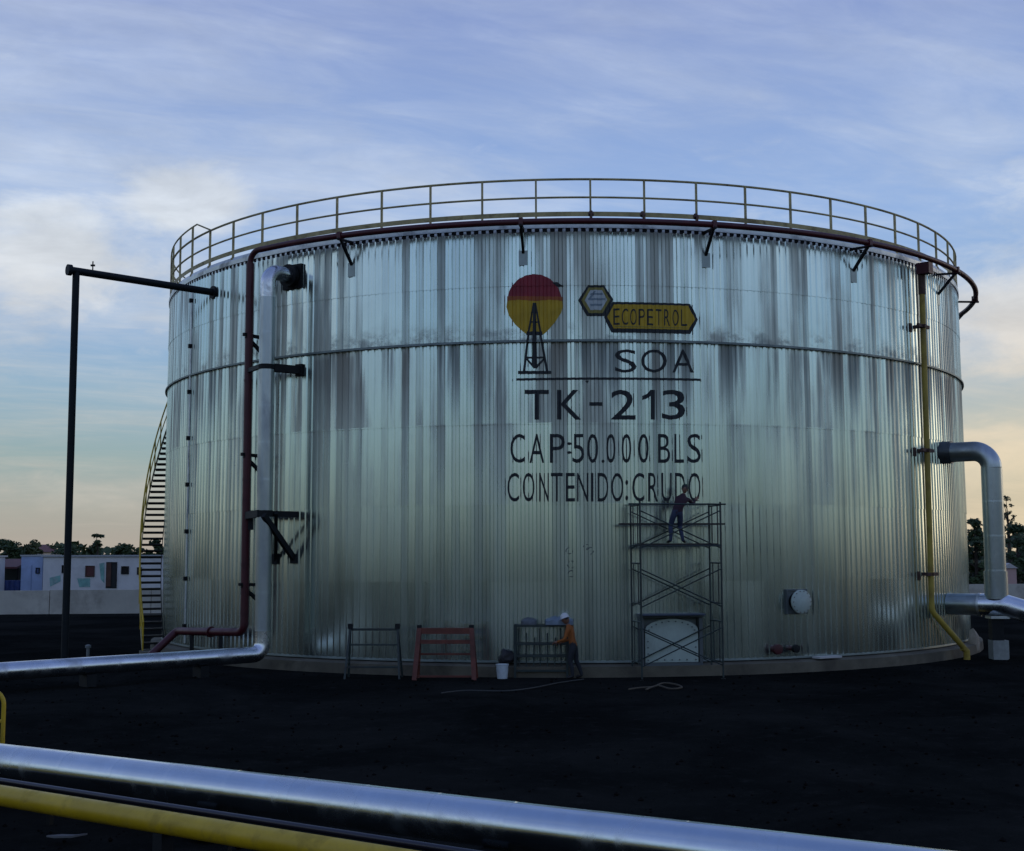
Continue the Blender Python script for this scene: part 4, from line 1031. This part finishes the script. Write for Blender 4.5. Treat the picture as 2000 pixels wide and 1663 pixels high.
for i in range(4):
    q = c0-dc*2+dc*(3*i); MB().box((q.x, q.y, .16), (.06, .06, .42), (dc, Vector((-dc.y, dc.x, 0)), ZV)).build('sleeper', STEELDK, bp_)
# yellow hoop barrier at the left edge of the frame
hb0 = at_z(4, 1478, 0)
hoop = thing('hoop_barrier', 'yellow bent tube barrier cut by the left edge of the frame', 'barrier', hb0)
MB().tube(fillet([hb0-ZV*.2, hb0+ZV*1.03, hb0+ZV*1.03+Vector((-1.6, .2, 0)), hb0+Vector((-1.6, .2, -.2))], .22), .035, 12).build('hoop', YELLOW, hoop, True)
MB().tube([hb0+ZV*.55, hb0+ZV*.55+Vector((-1.6, .2, 0))], .03, 10).build('cross_bar', YELLOW, hoop, True)
# small upright stub in the yard behind the left pipe
sb = at_z(150, 1293, 0)+Vector((0, .9, 0))
tag(MB().lathe([(.05, 0), (.05, .34), (.09, .35), (.09, .42), (.03, .45)], sb, ZV, 12).build('marker_stub', mat('grey_stub', (.16, .18, .17), .7), None, True), 'short grey capped stub standing behind the left silver pipe', 'stub')

# ------------------------------------------------------------------ background: dike wall, huts, trees
wl0, wl1 = Vector((-62, 61.5, 0)), Vector((60, 78, 0))
wall = thing('dike_wall', 'low pale concrete dike wall running behind the tank', 'wall', (wl0+wl1)/2)
dw = (wl1-wl0); LW = dw.length; dw.normalize(); nw = Vector((-dw.y, dw.x, 0))
ns = 24
for i in range(ns):
    a = wl0+dw*(LW*i/ns+.02); b = wl0+dw*(LW*(i+1)/ns-.02)
    hgt = 1.36+random.uniform(-.015, .015)
    MB().prism([(-.14, -.1), (.14, -.1), (.10, hgt), (-.10, hgt)], a, nw, ZV, b-a).build('wall_section', CONCW, wall)
MB().box((wl0+wl1)/2+Vector((0, 0, .04))-nw*.22, (LW, .2, .2), (dw, nw, ZV)).build('footing', STEELDK, wall)
# white hut
YB = 84
def hut(name, label, cat, px0, px1, ytop, Y, depth, wallm, roofm, ov=.12):
    A = at_y(px0, ytop, Y); B = at_y(px1, ytop, Y); h = A.z; L = B.x-A.x
    root = thing(name, label, cat, (A.x+L/2, Y+depth/2, 0))
    MB().box((A.x+L/2, Y+depth/2, h/2-.1), (L, depth, h+.2)).build('wall', wallm, root)
    MB().box((A.x+L/2, Y+depth/2, h+.05), (L+2*ov, depth+2*ov, .10)).build('roof', roofm, root)
    return root, A, B
def opening(root, px0, px1, y0, y1, Y, m, name='window', framed=True, fm=None):
    A = at_y(px0, y0, Y); B = at_y(px1, y1, Y); c = (A+B)/2; w_, h_ = abs(B.x-A.x), abs(A.z-B.z)
    mb = MB(); t = .05; fm = fm or STEELDK
    for s_ in (-1, 1): mb.box((c.x+s_*(w_/2), Y-.03, c.z), (t, .08, h_+t)); mb.box((c.x, Y-.03, c.z+s_*(h_/2)), (w_-t, .08, t))
    o = mb.build(name, fm, root)
    MB().box((c.x, Y-.012, c.z), (w_-t, .03, h_-t)).build('pane' if name == 'window' else 'painted_dark_panel', m, o)
    return o
ROOFW = mat('pale_roof_sheet', (.40, .42, .42), .6, .2)
hw, A, B = hut('white_hut', 'long white site hut with open brown doorway behind the dike wall', 'hut', 85, 330, 1088, YB, 3.2, WHITEP, ROOFW)
opening(hw, 122, 130, 1105, 1119, YB, GLASS); opening(hw, 168, 184, 1106, 1126, YB, mat('red_brown_shutter', (.10, .03, .028), .7), fm=BROWNST)
opening(hw, 238, 251, 1107, 1121, YB, GLASS); opening(hw, 269, 276, 1109, 1122, YB, GLASS)
dr_ = opening(hw, 209, 227, 1099, 1148, YB, DARKHOLE, 'doorway', fm=STEELDK)  # flat dark panel paints the gloom inside the open doorway
pA = at_y(209, 1100, YB); pB = at_y(209, 1148, YB)
MB().prism([(0, 0), (-.42, 0), (-.42, 1), (0, 1)], Vector((pA.x, YB-.02, 0)), Vector((.8, -.6, 0)), Vector((0, 0, 1.0)), Vector((.03, .04, 0))).build('door', mat('brown_door', (.085, .038, .025), .7), hw) if False else None
dh = pA.z
MB().box((pA.x+.16, YB-.08, dh/2+.55), (.30, .05, dh-1.1)).build('door', mat('brown_door', (.085, .038, .025), .7, 0, .2, 3), hw)
TEAL = mat('teal_mural_paint', (.20, .42, .38), .7, 0, .25, 2, dirt=(.42, .50, .48), dscale=2.2, damt=.8); PINK = mat('pink_mural_paint', (.45, .25, .27), .7)
def mural(polys, m):
    mb = MB()
    for pl in polys:
        P = [at_y(x, y, YB-.006) for x, y in pl]; mb.prism([(p.x, p.z) for p in P], Vector((0, YB-.006, 0)), Vector((1, 0, 0)), ZV, Vector((0, -.012, 0)))
        mb.build('mural_patch', m, hw); mb = MB()
mural([[(97, 1129), (118, 1124), (118, 1136), (98, 1146)], [(151, 1130), (176, 1130), (176, 1147), (155, 1147)], [(194, 1101), (204, 1099), (204, 1140), (197, 1132)]], TEAL)
hb_, A2, B2 = hut('blue_hut', 'pale blue hut beside the white hut behind the dike wall', 'hut', 42, 84, 1087, YB+.6, 3.0, BLUEW, ROOFW, .06)
opening(hb_, 71, 77, 1110, 1120, YB+.6, mat('deep_blue_pane', (.05, .09, .22), .4))
MB().box((at_y(62, 1100, YB+.58).x, YB+.585, 1.3), (.05, .03, 2.4)).build('wall_batten', mat('blue_batten', (.25, .33, .5), .7), hb_)
# open shed with red roof
sh0, sh1 = at_y(-40, 1101, YB+2), at_y(39, 1101, YB+2)
shed = thing('open_shed', 'dark open shed with dull red roof edge at far left behind the wall', 'shed', ((sh0.x+sh1.x)/2, YB+3, 0))
zr = sh0.z
MB().prism([(-.3, .0), (2.6, .55), (2.6, .65), (-.3, .12)], Vector((sh0.x, YB+1.8, zr-.35)), Vector((0, 1, 0)), ZV, Vector((sh1.x-sh0.x, 0, 0))).build('roof', mat('dull_red_roof', (.11, .035, .035), .7, 0, .2, 2), shed)
for x in (sh0.x+.1, (sh0.x+sh1.x)/2, sh1.x-.1): MB().bar((x, YB+2, -.1), (x, YB+2, zr-.28), .12).build('post', STEELDK, shed)
MB().box(((sh0.x+sh1.x)/2, YB+4.3, 1.1), (sh1.x-sh0.x, .1, 2.4)).build('rear_wall', mat('dark_board', (.04, .05, .045), .8), shed)
DRUM = mat('blue_drum_paint', (.03, .06, .20), .5, 0, .2, 3)
d0 = None
lbs = ['blue steel drum leftmost of the row in front of the open shed', 'blue steel drum second from left in front of the open shed', 'blue steel drum third from left in front of the open shed', 'blue steel drum rightmost of the row, next to the pale blue hut']
for i in range(4):
    x = at_y(4+i*10.5, 1140, YB+1.2).x
    if d0 is None:
        d0 = MB().lathe([(.28, 0), (.29, .02), (.29, .29), (.30, .30), (.29, .31), (.29, .58), (.30, .59), (.29, .60), (.29, .87), (.27, .88)], (0, 0, 0), ZV, 16).build('drum', DRUM, None, True); o = d0
    else: o = d0.copy(); C.objects.link(o)
    tag(o, lbs[i], 'drum', 'blue drums by the shed'); o.location = (x, YB+1.2, .62)
tag(MB().box((at_y(20, 1140, YB+1.2).x, YB+1.2, .26), (1.75, .8, .72)).build('drum_plinth', CONC), 'low concrete plinth carrying the blue drums', 'plinth')
hx_, A3, B3 = hut('white_cabin', 'white cabin cut by the left edge behind the dike wall', 'hut', -150, -29, 1089, YB-2.5, 3.0, WHITEP, ROOFW)
# red roofed house among the far trees
rh = at_y(72, 1072, 128)
fh = thing('far_house', 'small house with dull red roof among the trees on the left', 'house', (rh.x, 128, 0))
MB().box((rh.x, 128, 1.7), (2.6, 4, 3.6)).build('wall', WHITEP, fh)
MB().prism([(-1.7, 0), (1.7, 0), (0, .75)], Vector((rh.x, 125.7, 3.45)), Vector((1, 0, 0)), ZV, Vector((0, 4.6, 0))).build('roof', mat('far_red_roof', (.14, .05, .045), .8), fh)
# pale hut beyond the right pipe
pr_ = at_y(1972, 1120, 88)
rh2 = thing('pale_hut', 'small pale pink hut seen right of the thick silver pipe', 'hut', (pr_.x, 88, 0))
MB().box((pr_.x, 89, .95), (.9, 2, 2.2)).build('wall', mat('pale_pink_wall', (.55, .36, .32), .8), rh2)
MB().prism([(-.55, 0), (.55, 0), (0, .35)], Vector((pr_.x, 87.9, 2.05)), Vector((1, 0, 0)), ZV, Vector((0, 2.2, 0))).build('roof', mat('pale_grey_roof', (.5, .48, .46), .8), rh2)

def tree(label, x, Y, h, w, m, seed, group, clumps=26, leaves=70, ls=.38, trunk_h=.35, flat=.75, gaps=1.0, name='tree'):
    rg = random.Random(seed)
    root = thing(name, label, 'tree', (x, Y, 0), group)
    mb = MB(); lean = rg.uniform(-.04, .04)*h
    top = Vector((x+lean, Y, h*.82))
    mb.tube([(x, Y, -.2), (x+lean*.3, Y, h*.3), (x+lean*.7, Y, h*.6), top], [h*.022+.06, h*.017+.04, h*.012+.03, .03], 7)
    cl = []
    for i in range(clumps):
        t = rg.random(); zz = h*(trunk_h+(1-trunk_h)*t)
        prof = math.sin(math.pi*min(1, .18+.82*t))**.6 if flat < 1 else (1-t*.8)
        a = rg.uniform(0, 6.28); rr = w/2*prof*math.sqrt(rg.uniform(.1, 1))
        c = Vector((x+lean*t+rr*math.cos(a), Y+rr*math.sin(a), zz)); cl.append((c, w*rg.uniform(.10, .2)))
    for c, r_ in cl[::3]:
        b = Vector((x+lean*.5, Y, min(c.z*.85, h*.7))); mb.tube([b, b.lerp(c, .5)+ZV*.1, c], [.05+.004*h, .04, .015], 5)
    mb.build('trunk', BARK, root, True)
    lv = MB(); vs = []; fs = []
    for c, r_ in cl:
        for q in range(leaves):
            d = Vector((rg.gauss(0, 1), rg.gauss(0, 1), rg.gauss(0, 1))); d.normalize(); p = c+d*(r_*rg.random()**.45); p.z = c.z+(p.z-c.z)*flat
            a = Vector((rg.gauss(0, 1), rg.gauss(0, 1), rg.gauss(0, .6))).normalized(); b = a.orthogonal().normalized(); s_ = ls*rg.uniform(.5, 1.1)
            o = len(vs); vs += [p-a*s_*.5, p+b*s_*.26, p+a*s_*.5, p-b*s_*.26]; fs.append((o, o+1, o+2, o+3))
    lv.v = vs; lv.f = fs; lv.mi = [0]*len(fs)
    me = bpy.data.meshes.new('crown'); me.from_pydata([tuple(v) for v in vs], [], fs); me.materials.append(m)
    o = bpy.data.objects.new('crown', me); C.objects.link(o); put(o, root)
    return root
def px_tree(label, pxc, ytop, Y, wpx, m, seed, group='trees beyond the dike wall', **kw):
    p = at_y(pxc, ytop, Y); w = wpx*Y/F
    return tree(label, p.x, Y, p.z, w, m, seed, group, **kw)
px_tree('wide dark tree at the far left edge rising over the open shed', 18, 1056, 112, 78, LEAF1, 1, clumps=46, trunk_h=.2)
px_tree('olive tree right of the wide dark one, behind the pale blue hut', 62, 1062, 118, 60, LEAF2, 2, clumps=34, trunk_h=.3)
px_tree('low dark tree behind the tall black pole', 140, 1073, 122, 92, LEAF1, 3, clumps=34, trunk_h=.2)
px_tree('low spreading tree behind the left part of the white hut', 104, 1071, 130, 66, LEAF2, 4, clumps=30, trunk_h=.2)
px_tree('lone tall tree with layered crown standing over the white hut', 191, 1043, 116, 40, LEAF1, 5, clumps=15, trunk_h=.45, flat=.35, leaves=60)
px_tree('bushy dark tree under the lone tall tree behind the hut', 186, 1066, 119, 54, LEAF1, 15, clumps=24, trunk_h=.2)
px_tree('dark tree behind the right half of the white hut', 244, 1066, 114, 70, LEAF1, 6, clumps=40, trunk_h=.2)
px_tree('dark tree showing through the lower stair treads', 308, 1056, 104, 50, LEAF1, 7, clumps=46, trunk_h=.05)
px_tree('small dark tree just left of the yellow stair', 274, 1070, 118, 42, LEAF1, 16, clumps=26, trunk_h=.2)
px_tree('dark tree between the tank edge and the thick silver pipe', 1905, 1016, 96, 62, LEAF1, 8, clumps=56, trunk_h=.04)
px_tree('dark bushy tree at the right edge behind the silver pipe', 1985, 1030, 100, 78, LEAF1, 9, clumps=60, trunk_h=.04)
px_tree('thin airy tree with sparse leaves rising above the right trees', 1967, 966, 108, 26, LEAF2, 12, clumps=40, trunk_h=.40, leaves=26, ls=.20)
# far wood on the horizon; belt behind camera added to darken tank reflections
def wood():
    rg = random.Random(77); vs = []; fs = []
    for i in range(26000):
        a = math.radians(rg.uniform(-180, 180)); d = rg.uniform(230, 300) if abs(a) < 1.5 else rg.uniform(105, 150); x, y = d*math.sin(a), d*math.cos(a)
        hh = (5.5 if abs(a) < 1.5 else 7.0)+1.8*math.sin(a*23)+1.4*math.sin(a*51+1); z = hh*rg.random()**.6
        s_ = rg.uniform(.9, 2.0); p = Vector((x, y, z)); A_ = Vector((rg.gauss(0, 1), rg.gauss(0, 1), rg.gauss(0, .7))).normalized(); B_ = A_.orthogonal().normalized()
        o = len(vs); vs += [p-A_*s_*.5, p+B_*s_*.4, p+A_*s_*.5, p-B_*s_*.4]; fs.append((o, o+1, o+2, o+3))
    me = bpy.data.meshes.new('far_wood_and_added_belt'); me.from_pydata([tuple(v) for v in vs], [], fs); me.materials.append(LEAF1)
    o = bpy.data.objects.new('far_wood_and_added_belt', me); C.objects.link(o); tag(o, 'far dark belt of trees along the horizon, unseen nearer part added to darken reflections', 'wood', kind='stuff')
wood()
